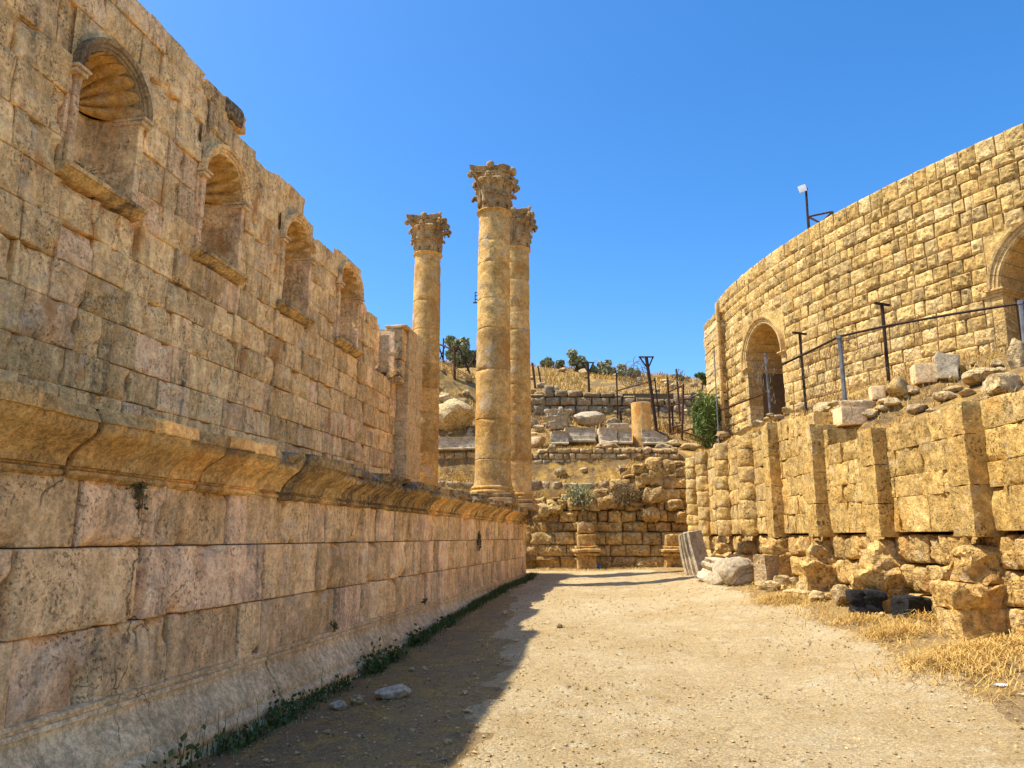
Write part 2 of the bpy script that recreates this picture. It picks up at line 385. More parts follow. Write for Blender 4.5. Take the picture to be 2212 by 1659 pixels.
# the ground sheet, fine near the path and coarse out to the horizon
def axis(lo, hi, st, far):
    a = np.arange(lo, hi+1e-6, st); ext = np.geomspace(1.5, far, 10)
    return np.concatenate([lo-ext[::-1], a, hi+ext])
LA, DD = np.meshgrid(axis(-8, 9, .16, 420), axis(0.5, 30, .16, 420), indexing='ij')
P = Wn(LA, DD, 0); zz = gz(P[..., 0], P[..., 1]); inside = (LA > -9) & (LA < 10) & (DD > -1) & (DD < 31)
zz = np.where(inside, zz+.022*fbm(P, 1.1, 3)+.010*fbm(P, 5, 2), np.minimum(zz, .2)-.3); P[..., 2] = zz
mb = MB(); mb.grid(P); g = mb.build('ground', M['ground']); g['kind'] = 'structure'
def ground_at(lat, d):
    p = np.array([[W(lat, d)]]); p = np.array(W(lat, d)); q = np.array([p[0], p[1], 0.])
    return float(gz(p[0], p[1])+.022*fbm(q, 1.1, 3)+.010*fbm(q, 5, 2))
# the gravel path, one sheet 1 cm over the ground, with a ragged edge
dd = np.concatenate([np.arange(.3, 12, .08), np.arange(12, 26.4, .16)]); tt = np.linspace(0, 1, 61)
dl = np.interp(dd, [0, 5, 8, 12, 18, 23, 24.5, 26.4], [-.75, -.55, -.45, -.3, -.1, .2, -.6, -9.5]); dr = np.interp(dd, [0, 5, 7, 11, 15, 18, 22, 26.4], [4.35, 4.4, 4.45, 4.8, 4.85, 4.8, 4.75, 4.6])
q = np.stack([dd*1.3, 0*dd, 0*dd], -1); dl = dl+.22*fbm(q, 1, 4); dr = dr+.2*fbm(q+50, 1, 4)
LA = dl[:, None]*(1-tt)+dr[:, None]*tt; DD = np.repeat(dd[:, None], 61, 1); P = Wn(LA, DD, 0)
q = P.copy(); edge = np.minimum(tt, 1-tt)[None]*2
P[..., 2] = gz(P[..., 0], P[..., 1])+.022*fbm(q, 1.1, 3)+.010*fbm(q, 5, 2)+.012*sst(0, .12, edge)-.006+.012*np.maximum(fbm(q+9, .8, 2), 0)*sst(0, .2, edge)
mb = MB(); mb.grid(P); g = mb.build('path', M['path']); g['kind'] = 'structure'

# ------------------------------------------------------------------ temple podium (left, lower)
XF = -3.75; YE = 24.3
pod = thing('temple_podium', 'long shaded podium wall with a curved cornice and rounded base, left of the path', 'podium', (XF, 12, 0))
def m_long(u, v, h): return np.stack([XF+h, u, v], -1)
def m_end(u, v, h): return np.stack([XF-u, YE+h, v], -1)
mb = MB()
def podcol(u, v):
    return (U(.05, .95), U(.4, 1) if U(0, 1) < .5 else U(0, .4), U(0, 1)**.6)
kw = dict(depth=.35, bev=.018, rough=.012, chip=.10, gap=.004, tilt=.022, vj=.003, gu=.012, offr=(-.018, .018), nsc=3.2)
vs = [.50, 1.09, 1.63, 2.10]
for i, (a, b) in enumerate(zip(vs[:-1], vs[1:])):
    courses(mb, m_long, [a, b], -5, 3, .9, 2.0, colf=podcol, res=.2, **kw)
    courses(mb, m_long, [a, b], 3, 10, *((.35, 1.5) if i < 2 else (.3, 1.0)), colf=podcol, res=.05, **kw)
    courses(mb, m_long, [a, b], 10, YE-.005, .22, .75, colf=podcol, res=.07, **kw)
    courses(mb, m_end, [a, b], .002, 10, .6, 1.5, colf=podcol, res=.15, **kw)
mb.build('ashlar_face', M['podium'], pod)

def sweep(prof, y0, y1, step, seed, erode=0.0, joint=(.6, 1.1), m=None, name='x', parent=None, ret=8., colr=1., lip=None, nz=.008, jd=.012):
    """moulding run along the wall and round its far corner; each length of stone worn by itself"""
    mb = MB(); prof = np.asarray(prof, float); rs = random.Random(seed)
    dense = []
    for a, b in zip(prof[:-1], prof[1:]):
        n = max(1, int(np.linalg.norm(b-a)/.03)); dense += [a+(b-a)*i/n for i in range(n)]
    dense.append(prof[-1]); pr = np.array(dense)
    y = y0
    while y < y1-.01:
        L = rs.uniform(*joint); ye = min(y1, y+L); ye = y1 if y1-ye < .35 else ye
        n = max(3, int((ye-y)/step)); ys = np.linspace(y+.006, ye-.006, n+1); col = (rs.random(), rs.random()*.8, rs.random())
        wear = rs.uniform(.2, 1.) if rs.random() < .75 else rs.uniform(0, .12); do = rs.uniform(-.01, .01)*(2.6 if erode else 1)
        if lip: wear, col = lip(y, ye, wear, col)
        last = ye >= y1-1e-6
        YY, K = np.meshgrid(ys, np.arange(len(pr)), indexing='ij'); o = pr[K, 0]; z = pr[K, 1]
        q = np.stack([o*2, YY, z*2], -1)
        ed = np.minimum(YY-y, ye-YY); o = o+do-jd*np.exp(-ed/.02)
        o = o+nz*fbm(q, 4, 4)*sst(-.2, .02, o+.0)
        if erode:
            top = sst(.55, 1., (z-pr[:, 1].min())/(np.ptp(pr[:, 1])))
            er = erode*wear*top*np.maximum(.35+.8*fbm(q+7, 1.5, 4), 0); o = o-er*sst(0.05, .2, o); z = z-er*.45*(z > pr[:, 1].max()-.02)
        Pp = np.stack([XF+o, YY+0*o, z], -1)
        if last: Pp[..., 1] = np.where(YY > ye-.05, YE+o*np.clip((YY-(ye-.05))/.05, 0, 1)+0*YY, YY)
        cc = np.array(col)[None, None]+0*Pp
        if lip: nl = (YY > 4.95) & (YY < 6.9) & (np.sin(YY*5.2) > -.35); cc = np.where((nl & (z > 2.432) & (o > .2))[..., None], np.array([.85, .95, .0]), cc)
        if lip: cc = np.where((z > 2.39)[..., None] & ((YY > 5.4)[..., None]) & ~((nl & (z > 2.432) & (o > .2))[..., None]), cc*np.array([.55, .3, 0])+np.array([0, 0, .95]), cc)
        mb.grid(Pp, col=cc.reshape(-1, 3))
        for e in (Pp[0], Pp[-1]):
            if not (last and e is Pp[-1]):
                inn = e.copy(); inn[:, 0] = XF-.3; mb.grid(np.stack([e, inn]), col=col)
        y = ye
    # return along the far end
    n = 40; xs = np.linspace(0, ret, n); XX, K = np.meshgrid(xs, np.arange(len(pr)), indexing='ij'); o = pr[K, 0]; z = pr[K, 1]
    q = np.stack([XX, o, z], -1); o = o+nz*fbm(q, 4, 3); mb.grid(np.stack([XF+o*(XX < .01)-XX, YE+o, z], -1), col=(.5, .4, .5))
    return mb.build(name, m, parent)
cor = [(-.3, 2.075), (.0, 2.075), (.03, 2.08), (.055, 2.10), (.055, 2.125), (.03, 2.14), (.035, 2.15), (.07, 2.155), (.075, 2.18), (.08, 2.20), (.10, 2.235), (.13, 2.265), (.18, 2.305), (.235, 2.34), (.28, 2.37), (.305, 2.405), (.315, 2.43), (.335, 2.432), (.34, 2.45), (.342, 2.53), (.335, 2.545), (.2, 2.552), (-.35, 2.555)]
def lip(y, ye, w, c):
    if y < 6.9 and ye > 4.2: w *= .25
    if y < 7.0: c = (c[0], c[1], c[2]*.3)
    elif 5.9 < y < 12.5: w = min(1.3, .4+w*1.3); c = (c[0]*.6, c[1]*.6, .55+c[2]*.45)
    else: c = (.2+c[0]*.8, c[1], c[2]*.9)
    return w, c
sweep(cor, -4, YE, .045, 5, erode=.58, m=M['cornice'], name='cornice', parent=pod, lip=lip, nz=.011, jd=.055, joint=(.38, .62))
bas = [(-.3, .605), (.0, .605), (.028, .60), (.03, .575), (.012, .568), (.014, .555), (.04, .55), (.045, .52), (.03, .512), (.03, .49), (.036, .46), (.055, .42), (.085, .38), (.12, .34), (.15, .30), (.172, .255), (.182, .215), (.178, .195), (.192, .19), (.225, .17), (.24, .135), (.238, .10), (.215, .06), (.235, .045), (.255, .0), (.262, -.05), (.262, -.4)]
bas = [(o, z-.0) for o, z in bas]
sweep(bas, -4, YE, .05, 9, joint=(.9, 2.1), m=M['mould'], name='base_moulding', parent=pod, nz=.006, jd=.008)
# paved top and inner fill
mb = MB(); box(mb, (-8.95, 10, 1.2), (9.6, 28, 2.4)); mb.build('core', M['core'], pod)
def m_top(u, v, h): return np.stack([-v, u, 2.505+h], -1)
mb = MB(); courses(mb, m_top, [3.95, 4.6, 5.3, 6.0, 6.7], -4, YE-.3, .7, 1.4, res=.2, depth=.08, rough=.012, bev=.02, gap=.006); mb.build('paving', M['mould'], pod)
mb = MB(); box(mb, (-10.6, 10, 2.45), (7.6, 28, .1)); mb.build('upper_paving', M['mould'], pod)

# ------------------------------------------------------------------ temple wall with the five niches
XC = -6.9
cel = thing('temple_wall', 'tall ruined temple wall of shaded tan blocks with a row of shell-headed niches, above the podium', 'ruined wall', (XC, 12, 2.5))
def m_c(u, v, h): return np.stack([XC+h, u, v], -1)
NY = [8.32+2.83*i for i in range(5)]
tp_y = [-6, 8.28, 8.32, 10.2, 11.0, 11.62, 11.66, 12.2, 13.0, 14.36, 14.46, 15.8, 17.3, 17.6, 17.66, 19.0, 19.1, 19.4, 20.3, 22]
tp_z = [9.5, 9.5, 9.24, 9.16, 9.1, 9.1, 8.74, 8.62, 8.70, 8.68, 8.05, 8.12, 8.14, 8.1, 7.5, 7.42, 7.28, 7.3, 7.5, 7.5]
def ctop(y): return float(np.interp(y, tp_y, tp_z))
vs = [2.5, 3.02, 3.5, 3.95, 4.5, 5.0, 5.48, 6.0, 6.5, 7.08, 7.6, 8.30, 8.8, 9.3]
ex = [(c-.74, c+.74, 6.0, 8.30) for c in NY[:4]]+[(NY[4]-.74, NY[4]+.9, 6.0, 7.6)]
def ccol(u, v):
    g_ = U(.2, .9) if U(0, 1) < (.55 if v < 4.6 else .2) else U(0, .3)
    return (U(.1, .9), g_, U(0, 1) if v < 8 else U(.4, 1))
mb = MB(); kw = dict(depth=.78, bev=.018, rough=.016, chip=.085, gap=.004, tilt=.03, nsc=3.0, gu=.008, offr=(-.018, .018), colf=ccol, top=ctop, jit=.03, minh=.2)
courses(mb, m_c, vs, -6, 4.6, .7, 1.5, excl=ex, res=.25, **kw)
courses(mb, m_c, vs, 4.6, 13, .38, .95, excl=ex, res=.055, **kw)
courses(mb, m_c, vs, 13, 20.62, .34, .85, excl=ex, res=.075, **kw)
mb.build('ashlar_face', M['cella'], cel)
# rear leaf of the wall, stepped with the front
mb = MB()
ys = [-6, 4, 7, 8.2, 9.3, 10.2, 11.64, 13.0, 14.4, 15.8, 17.62, 19.0, 20.2, 21.6]
for a, b in zip(ys[:-1], ys[1:]):
    z = min(ctop(a+.05), ctop(b-.05), ctop((a+b)/2))-.07; box(mb, (XC-1.12, (a+b)/2, (2.4+z)/2), (.6, b-a-.004, z-2.4))
mb.build('rear_leaf', M['core'], cel)
# dark block standing on the wall head
mb = MB(); sblock(mb, (XC-.2, 11.3, 9.0), (.5, .6, .34), r=.06, rough=.03, col=(.1, .2, 1)); mb.build('coping_block', M['cornice'], cel)

def niche(yc, full=True, zt=7.6, seed=0):
    R0 = .56; OW = .74; zs = 6.17; ZS = 7.48
    mb = MB()
    # jambs
    for s in (-1, 1):
        a, b = (yc-OW, yc-R0) if s < 0 else (yc+R0, yc+OW)
        if not full and s < 0: continue
        z = zs
        while z < 7.42:
            z2 = min(7.42, z+U(.4, .7)); z2 = 7.42 if 7.42-z2 < .2 else z2
            w = .30
            m = (a, b)
            mid = a+(b-a)*.55
            c = (U(.3, .8), U(.4, 1), U(.2, .8))
            if s < 0:
                patch(mb, m_c, a, a+.07, z, z2, depth=.76, res=.05, bev=.012, rough=.006, gap=.002, off=.0, col=c); patch(mb, m_c, a+.071, b, z, z2, depth=.76, res=.05, bev=.015, rough=.006, gap=.002, off=.045, col=c)
            else:
                patch(mb, m_c, b-.07, b, z, z2, depth=.76, res=.05, bev=.012, rough=.006, gap=.002, off=.0, col=c); patch(mb, m_c, a, b-.071, z, z2, depth=.76, res=.05, bev=.015, rough=.006, gap=.002, off=.045, col=c)
            z = z2
    if full:
        # spandrel plate over the arch
        ca_ = math.atan2(8.295-ZS, OW); ph = np.sort(np.concatenate([np.linspace(0, math.pi, 41), [ca_, math.pi-ca_]])); rr = np.linspace(0, 1, 7); PH, RR = np.meshgrid(ph, rr, indexing='ij')
        cy, sy = np.cos(PH), np.sin(PH); tmax = np.minimum(OW/np.maximum(np.abs(cy), 1e-6), (8.295-ZS)/np.maximum(sy, 1e-6))
        rad = R0+.05+(tmax-R0-.05)*RR; Y_, Z_ = yc+rad*cy, ZS+rad*sy; q = np.stack([Y_, Z_, 0*Y_], -1)
        mb.grid(m_c(Y_, Z_, -.004+.012*fbm(q, 3, 3)), col=(.4, .3, .9)); mb.grid(m_c(yc+(Y_-yc)*1.09, Z_+.02, -.07+0*Z_), col=(.4, .3, .9))
    nm = mb.build('niche', M['cella'], cel)
    # archivolt: moulded ring
    if full:
        ph = np.linspace(-.02, math.pi+.02, 45)
        pr = [(R0, -.35), (R0, .02), (R0+.015, .05), (R0+.05, .052), (R0+.052, .075), (R0+.10, .078), (R0+.105, .105), (R0+.15, .125), (R0+.17, .12), (R0+.172, -.03)]
        PH, K = np.meshgrid(ph, np.arange(len(pr)), indexing='ij'); pa = np.array(pr); rad = pa[K, 0]; h = pa[K, 1]
        Y_, Z_ = yc+rad*np.cos(PH), ZS+rad*np.sin(PH); q = np.stack([Y_, Z_, h], -1); h = h+.008*fbm(q, 6, 3)-.05*sst(.35, .8, fbm(q+seed, 2.2, 3))
        mb = MB(); mb.grid(m_c(Y_, Z_, h), col=(.1 if seed == 0 else .55, .3, 1. if seed == 0 else .4)); mb.build('archivolt', M['capital'] if seed == 0 else M['cella'], nm, origin=None)
        # shell head
        ph = np.linspace(0, math.pi, 205); rr = np.linspace(.0, 1, 22); PH, RR = np.meshgrid(ph, rr, indexing='ij')
        rib = 1-(1-np.abs(np.sin(PH*8.5)))**1.6
        dep = -.66*np.sqrt(np.maximum(1-RR**2, 0))+.19*RR*(rib-1)*sst(0, .25, RR)+.05; Y_, Z_ = yc+R0*1.01*RR*np.cos(PH), ZS-.01+R0*1.01*RR*np.sin(PH)
        mb = MB(); mb.grid(m_c(Y_, Z_, dep), col=(.5, .1, .2)); sblock(mb, (XC-.58, yc, ZS+.04), (.14, .16, .12), r=.05, n=4, rough=.01, col=(.6, .1, .1))
        mb.build('shell_head', M['column'], nm, origin=None)
        # imposts
        for s in (-1, 1):
            mb = MB(); c = yc+s*(R0+.085)
            for dz, ex_, hh in ((-.02, .02, .06), (.035, .06, .045)):
                sblock(mb, (XC-.17+ex_/2, c, ZS-.04+dz), (.5+ex_, .19+ex_, hh), r=.012, n=4, rough=.006, col=(.6, .5, .2))
            mb.build('impost', M['mould'], nm, origin=None)
    # back of the recess
    s = np.linspace(-1, 1, 25); zz_ = np.linspace(6.1, ZS+.01 if full else 7.3, 26); S, Z_ = np.meshgrid(s, zz_, indexing='ij')
    dep = -.70*(1-np.abs(S)**6)**.25; row = np.floor((Z_-6.1)/.47); sh = np.where(row % 2 == 0, .15, -.35)
    jt = np.minimum(np.abs(((Z_-6.1)/.47) % 1-.5)*-1+.5, 1); dep = dep-.02*(np.abs(((Z_-6.1) % .47)) < .03)-.02*(np.abs(S-sh) < .045)
    q = np.stack([S, Z_, 0*S+yc], -1); dep = dep+.01*fbm(q, 4, 3)
    c3 = np.stack([.35+.3*np.sin(row*3+yc*5+np.where(S > sh, 2, 0)), .6+0*S, .5+0*S], -1).reshape(-1, 3)
    mb = MB(); mb.grid(m_c(yc+S*R0*1.02, Z_, dep), col=c3); mb.build('recess', M['cella'], nm, origin=None)
    # sill
    pr = np.array([(-.4, 6.0), (.0, 6.03), (.03, 6.035), (.05, 6.05), (.07, 6.065), (.10, 6.09), (.125, 6.105), (.13, 6.115), (.16, 6.12), (.165, 6.165), (.155, 6.18), (-.45, 6.185)])
    mb = MB()
    cuts = [yc-.76, yc-.05, yc+.76] if seed == 0 else [yc-.76, yc+.76]
    if not full: cuts = [yc+.35, yc+.8]
    for a, b in zip(cuts[:-1], cuts[1:]):
        yy = np.linspace(a+.003, b-.003, 22); YY, K = np.meshgrid(yy, np.arange(len(pr)), indexing='ij'); o = pr[K, 0]; z = pr[K, 1]
        q = np.stack([o, YY, z], -1); o = o+.008*fbm(q, 6, 3)-(.04*sst(.3, .8, fbm(q+3+seed, 2.5, 3)) if seed else 0)*sst(.05, .2, o); o = np.where(pr[K, 0] < -.1, pr[K, 0], o)
        Pp = m_c(YY, z, o); mb.grid(Pp, col=(.6, .3, .6))
        for e in (Pp[0], Pp[-1]):
            inn = e.copy(); inn[:, 0] = XC-.1; mb.grid(np.stack([e, inn]), col=(.6, .3, .6))
    mb.build('sill', M['cornice'], nm, origin=None)
    return nm
for i, yc in enumerate(NY): niche(yc, i < 4, seed=i)
for o in list(COL.objects):
    if o.parent and o.parent.name.split('.')[0] == 'niche':       # sub-parts were laid out in world space
        o.location = -Vector(o.parent.parent.location)
# anta pier at the wall's far end
mb = MB()
def m_p(u, v, h): return np.stack([XC+.34+h, u, v], -1)
def m_pn(u, v, h): return np.stack([XC+.34-.06-u, 20.65-h, v], -1)
z = 2.5; i = 0
while z < 7.6:
    z2 = z+U(.42, .6); z2 = 7.62 if z2 > 7.35 else z2
    sp = [20.65, 21.35, 22.0] if i % 2 else [20.65, 22.0]
    for a, b in zip(sp[:-1], sp[1:]): patch(mb, m_p, a, b, z, z2, depth=1.2, res=.09, bev=.008, rough=.004, gap=.0025, chip=.006, tilt=.004, col=(U(.3, .8), U(0, .3), U(0, .3)))
    z = z2; i += 1
mb.build('anta_pier', M['newstone'], cel)
mb = MB()
for k, (z, hh) in enumerate([(6.35, .5), (6.85, .5), (7.3, .4)]): sblock(mb, (XC+.02, 20.42, z), (.5, .42, hh-.01), r=.04, rough=.02, col=(.2, .3, .9))
sblock(mb, (XC+.06, 20.45, 7.56), (.62, .5, .1), r=.03, rough=.015, col=(.4, .3, .6))
sblock(mb, (XC+.05, 20.3, 6.02), (.5, .34, .2), r=.05, rough=.03, col=(.3, .3, .9)); mb.build('broken_jamb', M['cella'], cel)

# ------------------------------------------------------------------ the three Corinthian columns
def lathe(mb, prof, seg=56, col=(.5, .5, .3), fn=None, zcol=None):
    prof = np.asarray(prof, float); th = np.linspace(0, 2*math.pi, seg, endpoint=False); T, K = np.meshgrid(th, np.arange(len(prof)), indexing='ij')
    r = prof[K, 0]; z = prof[K, 1]
    if fn is not None: r = fn(T, z, r)
    c = col
    if zcol is not None: c = np.array([zcol(v) for v in z.ravel()])
    mb.grid(np.stack([r*np.cos(T), r*np.sin(T), z], -1), col=c, closed=True)
def leaf_grid(rb, z0, hgt, ang, wid, curl, tw=0, lob=4):
    t = np.linspace(0, 1, 12); s = np.linspace(-1, 1, 9); T, S = np.meshgrid(t, s, indexing='ij')
    wd = wid*(.62+.5*np.sin(T*math.pi*.8)**.8)*(1-.55*sst(.75, 1, T))*(1+.14*np.sin(T*lob*2*math.pi)*np.abs(S))
    z = z0+hgt*(np.sin(np.minimum(T, .84)/.84*math.pi/2)**.9-.42*np.maximum(T-.8, 0)/.2*np.maximum(T-.8, 0)/.2*.5)
    r = rb(z)+.015+.035*(1-S**2)+curl*sst(.45, 1, T)**1.4-.02*np.abs(np.sin(S*math.pi*2.2))
    a = ang+S*wd/np.maximum(r, .2); return np.stack([r*np.cos(a), r*np.sin(a), z], -1)
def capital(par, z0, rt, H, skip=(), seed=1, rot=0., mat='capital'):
    rs = random.Random(seed)
    def rb(z): t = np.clip((np.asarray(z)-z0)/H, 0, 1); return rt*.93+rt*.42*t**3
    org = tuple(par.location)
    def put(mb, name, p, mod=0):
        o = mb.build(name, M[mat]); o.parent = p
        if mod:
            s = o.modifiers.new('thickness', 'SOLIDIFY'); s.thickness = mod; s.offset = -1
        return o
    mb = MB(); lathe(mb, [(0, z0-.02), (rt*.9, z0-.02)]+[(float(rb(z0+H*t)), z0+H*t) for t in np.linspace(0, .86, 14)]+[(0, z0+H*.86)], 40, col=(.4, .3, .6),
                     fn=lambda T, z, r: r*(1+.03*vn(np.stack([np.cos(T)*2, np.sin(T)*2, z*4], -1))))
    bell = put(mb, 'capital', par)
    mb = MB()
    for k in range(8):
        if rs.random() < .07: continue
        mb.grid(leaf_grid(rb, z0+.01, H*.37*rs.uniform(.9, 1.08), rot+k*math.pi/4, rt*.36, .20*rs.uniform(.5, 1.15)), col=(rs.random(), .3, .5))
    for k in range(8):
        mb.grid(leaf_grid(rb, z0+H*.12, H*.56*rs.uniform(.95, 1.05), rot+(k+.5)*math.pi/4, rt*.36, .25*rs.uniform(.5, 1.15)), col=(rs.random(), .3, .5))
    put(mb, 'acanthus_leaves', bell, .03)
    for k in range(4):
        a = rot+math.pi/4+k*math.pi/2
        if k in skip: continue
        mb = MB(); d = np.array([math.cos(a), math.sin(a), 0])
        pts = []
        for t in np.linspace(0, 1, 9): pts.append(d*(rt*1.05+t**1.6*rt*.75)+np.array([0, 0, z0+H*(.50+.34*t**.75)]))
        c0 = pts[-1]+np.array([0, 0, -.075])+d*.01
        for t in np.linspace(.1, 1, 16): th = math.pi/2-t*2.6*math.pi; r = .075*(1-t*.75); pts.append(c0+d*r*math.cos(th)+np.array([0, 0, r*math.sin(th)]))
        pts = np.array(pts)
        nrm = np.array([-d[1], d[0], 0])
        for s in (-.045, .045): tube(mb, pts+nrm*s, .034, 6, col=(.5, .3, .5))
        put(mb, 'corner_volute', bell)
    for k in range(4):
        a = rot+k*math.pi/2; d = np.array([math.cos(a), math.sin(a), 0]); nrm = np.array([-d[1], d[0], 0])
        for s in (-1, 1):
            mb = MB()
            pts = [d*rt*1.2+nrm*s*rt*x+np.array([0, 0, z0+H*z]) for x, z in ((.55, .52), (.45, .62), (.36, .72), (.30, .79))]
            c0 = pts[-1]+nrm*s*-.055
            for t in np.linspace(.05, 1, 13): th = t*2.4*math.pi; r = .055*(1-t*.7); pts.append(c0+nrm*s*r*math.cos(th)+np.array([0, 0, r*math.sin(th)])+d*.02)
            tube(mb, pts, .024, 5, col=(.8, .3, .1)); put(mb, 'face_scroll', bell)
    # abacus, hollow-sided
    out = []; hw = rt*1.42
    for k in range(4):
        a = rot+k*math.pi/2; d = np.array([math.cos(a), math.sin(a)]); nrm = np.array([-d[1], d[0]])
        cut_l = (k in skip) ; cut_r = ((k-1) % 4 in skip)
        for x in np.linspace(-1, 1, 15):
            rr_ = hw*(.80+.20*x*x)
            if (x > .3 and cut_l): rr_ = min(rr_, hw*.86); x = .3+(x-.3)*.45
            if (x < -.3 and cut_r): rr_ = min(rr_, hw*.86); x = -.3+(x+.3)*.45
            out.append(d*rr_+nrm*x*hw*.96)
    out = np.array(out); mb = MB(); rings = []
    for z, s in ((H*.855, .0), (H*.855, .90), (H*.90, .93), (H*.915, .97), (H*.99, 1.0), (H, .98), (H, 0)):
        p = np.concatenate([out*s, np.full((len(out), 1), z0+z)], 1); p = p+.012*np.stack([vn(p*9), vn(p*9+5), vn(p*9+9)*(1.5 if z > H*.95 else .3)], -1); rings.append(p)
    mb.grid(np.stack(rings, 1), col=(.3, .3, 1.), closed=True)
    for k in range(4):
        a = rot+k*math.pi/2; sblock(mb, (math.cos(a)*hw*.86, math.sin(a)*hw*.86, z0+H*.95+(.05 if seed == 1 else 0)), (.2, .2, .22), r=.08, n=4, rough=.035, col=(.4, .3, .7))
    put(mb, 'abacus', bell)
    return bell
def column(label, lat, d, ztop, seed, joints, skip=(), zb=2.5):
    p = W(lat, d); t = thing('corinthian_column', label, 'column', (p[0], p[1], zb), 'standing Corinthian columns of the temple')
    rb_, rt_ = .475, .425; H = 1.22; zs0 = 3.02-zb; zs1 = ztop-H-zb; rs = random.Random(seed)
    mb = MB(); sblock(mb, (0, 0, .08), (1.24, 1.24, .2), r=.03, n=7, rough=.02, col=(.5, .3, .6)); sblock(mb, (0, 0, .23), (1.16, 1.16, .12), r=.04, n=7, rough=.025, col=(.3, .3, .8)); o = mb.build('plinth', M['capital']); o.parent = t
    ch = lambda T, z, r: r-.05*sst(.4, .8, fbm(np.stack([np.cos(T)*2, np.sin(T)*2, z*2+seed], -1), 1.0, 3))
    mb = MB(); pr = [(.0, .285), (.56, .285), (.585, .30), (.595, .33), (.585, .36), (.555, .375), (.53, .38), (.525, .40), (.535, .415), (.545, .42), (.56, .435), (.56, .455), (.545, .475), (.52, .485), (.50, .487), (.495, .52), (0, .53)]
    lathe(mb, pr, 64, col=(.55, .3, .5), fn=ch); o = mb.build('base', M['column']); o.parent = t
    zz_ = np.concatenate([np.arange(zs0-.04, zs1, .055), [zs1]]); js = [zs0+(zs1-zs0)*j for j in joints]
    zz_ = np.sort(np.concatenate([zz_]+[[j-.02, j-.008, j, j+.008, j+.02] for j in js]))
    drums = [(rs.random(), rs.random()*.6, rs.random()) for _ in range(len(js)+1)]; off = [(rs.uniform(-.006, .006), rs.uniform(-.006, .006)) for _ in drums]
    def rad(z): q = (z-zs0)/(zs1-zs0); return rb_+(rt_-rb_)*np.clip(q, 0, 1)**1.5+.035*np.exp(-np.maximum(z-zs0, 0)/.09)
    def fn(T, z, r):
        r = rad(z); q = np.stack([np.cos(T)*.5, np.sin(T)*.5, z+seed*7.7], -1)
        r = r+.006*fbm(q, 5, 3)
        sp = sst(.28, .62, fbm(q+3, 1.9, 4)); r = r-.022*sp*(.6+.4*vn(q*9))
        for j in js:
            jz = j+.018*vn(np.stack([np.cos(T)*1.5, np.sin(T)*1.5, 0*T+j*9], -1)); dz = np.abs(z-jz)
            r = r-.018*np.exp(-(dz/.010)**2)
            br = sst(.05, .5, vn(np.stack([np.cos(T)*1.6, np.sin(T)*1.6, 0*T+j*5+seed], -1)+.0)); r = r-.038*br*np.exp(-(dz/.05)**2)
        return r
    def zc(z):
        k = sum(1 for j in js if z > j); return drums[k]
    mb = MB(); pr = [(0, zs0-.04)]+[(.5, z) for z in zz_]; pr = [(.5, z) for z in zz_]
    lathe(mb, pr, 72, fn=fn, zcol=zc); o = mb.build('shaft', M['column']); o.parent = t
    mb = MB(); lathe(mb, [(rt_-.02, zs1-.09), (rt_+.012, zs1-.085), (rt_+.02, zs1-.06), (rt_+.05, zs1-.05), (rt_+.065, zs1-.025), (rt_+.05, zs1), (rt_-.05, zs1+.005)], 64, col=(.6, .4, .3), fn=lambda T, z, r: r-.03*sst(.45, .8, fbm(np.stack([np.cos(T)*2, np.sin(T)*2, z+seed], -1), 1, 2)))
    o = mb.build('astragal', M['column']); o.parent = t
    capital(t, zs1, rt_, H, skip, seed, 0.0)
    return t
column('tallest-looking column, nearest of the three, its capital missing a corner, on the podium edge', -.50, 20.2, 11.80, 1, [.085, .225, .40, .55, .66, .795, .88], skip=(3,))
column('column half hidden behind the nearest one, at the podium corner', .12, 23.5, 11.98, 2, [.12, .26, .42, .52, .65, .74, .86, .93])
column('left column standing apart beside the end of the temple wall, full capital with dark top', -2.78, 24.1, 12.05, 3, [.06, .16, .25, .32, .42, .52, .665, .79])
# ------------------------------------------------------------------ retaining wall on the right
RC = np.array([(5.6, 3), (5.85, 7), (6.0, 9.8), (6.0, 12.35), (6.0, 14.83), (6.05, 17.5), (6.1, 19.6), (6.15, 22.2), (6.3, 25.2), (6.42, 28.2), (6.5, 30)])
_dd = np.linspace(3, 30, 400)
_ll = np.interp(_dd, RC[:, 1], RC[:, 0]); _ll = np.convolve(np.pad(_ll, 12, mode='edge'), np.ones(25)/25, 'valid')
def rlat(d): return np.interp(d, _dd, _ll)
def m_r(u, v, h):                      # u runs with distance, h comes out towards the path
    d = np.asarray(u, float); l = rlat(d); s = (rlat(d+.1)-rlat(d-.1))/.2
    n = 1/np.sqrt(1+s*s); return Wn(l-h*n, d+h*s*n, v)
rw = thing('retaining_wall', 'sunlit golden ashlar retaining wall with projecting pilasters on worn bases, right of the path', 'retaining wall', W(6, 14, .6))
rt_d = [3, 8.8, 9.5, 10.4, 11.9, 12.6, 14.3, 14.5, 14.95, 15.1, 16.8, 17.4, 20.5, 23.4, 26.7, 28.5]
rt_z = [3.3, 3.36, 3.40, 3.45, 3.38, 3.40, 3.40, 3.42, 3.85, 4.14, 4.2, 4.25, 4.33, 4.39, 4.45, 4.45]
def rtop(d): return float(np.interp(d, rt_d, rt_z))
def acol(u, v):
    g_ = U(.4, 1) if 17.8 < u < 25 and U(0, 1) < .6 else U(0, .6)
    return (U(.1, .9), g_, U(0, 1))
mb = MB(); kw = dict(colf=acol, top=rtop, depth=.6, gap=.002, tilt=.006, chip=.045, offr=(-.007, .007))
courses(mb, m_r, [1.77, 2.30, 2.62, 3.03, 3.40], 3.2, 8.6, .6, 1.2, bev=.02, rough=.018, res=.2, jit=.02, **kw)
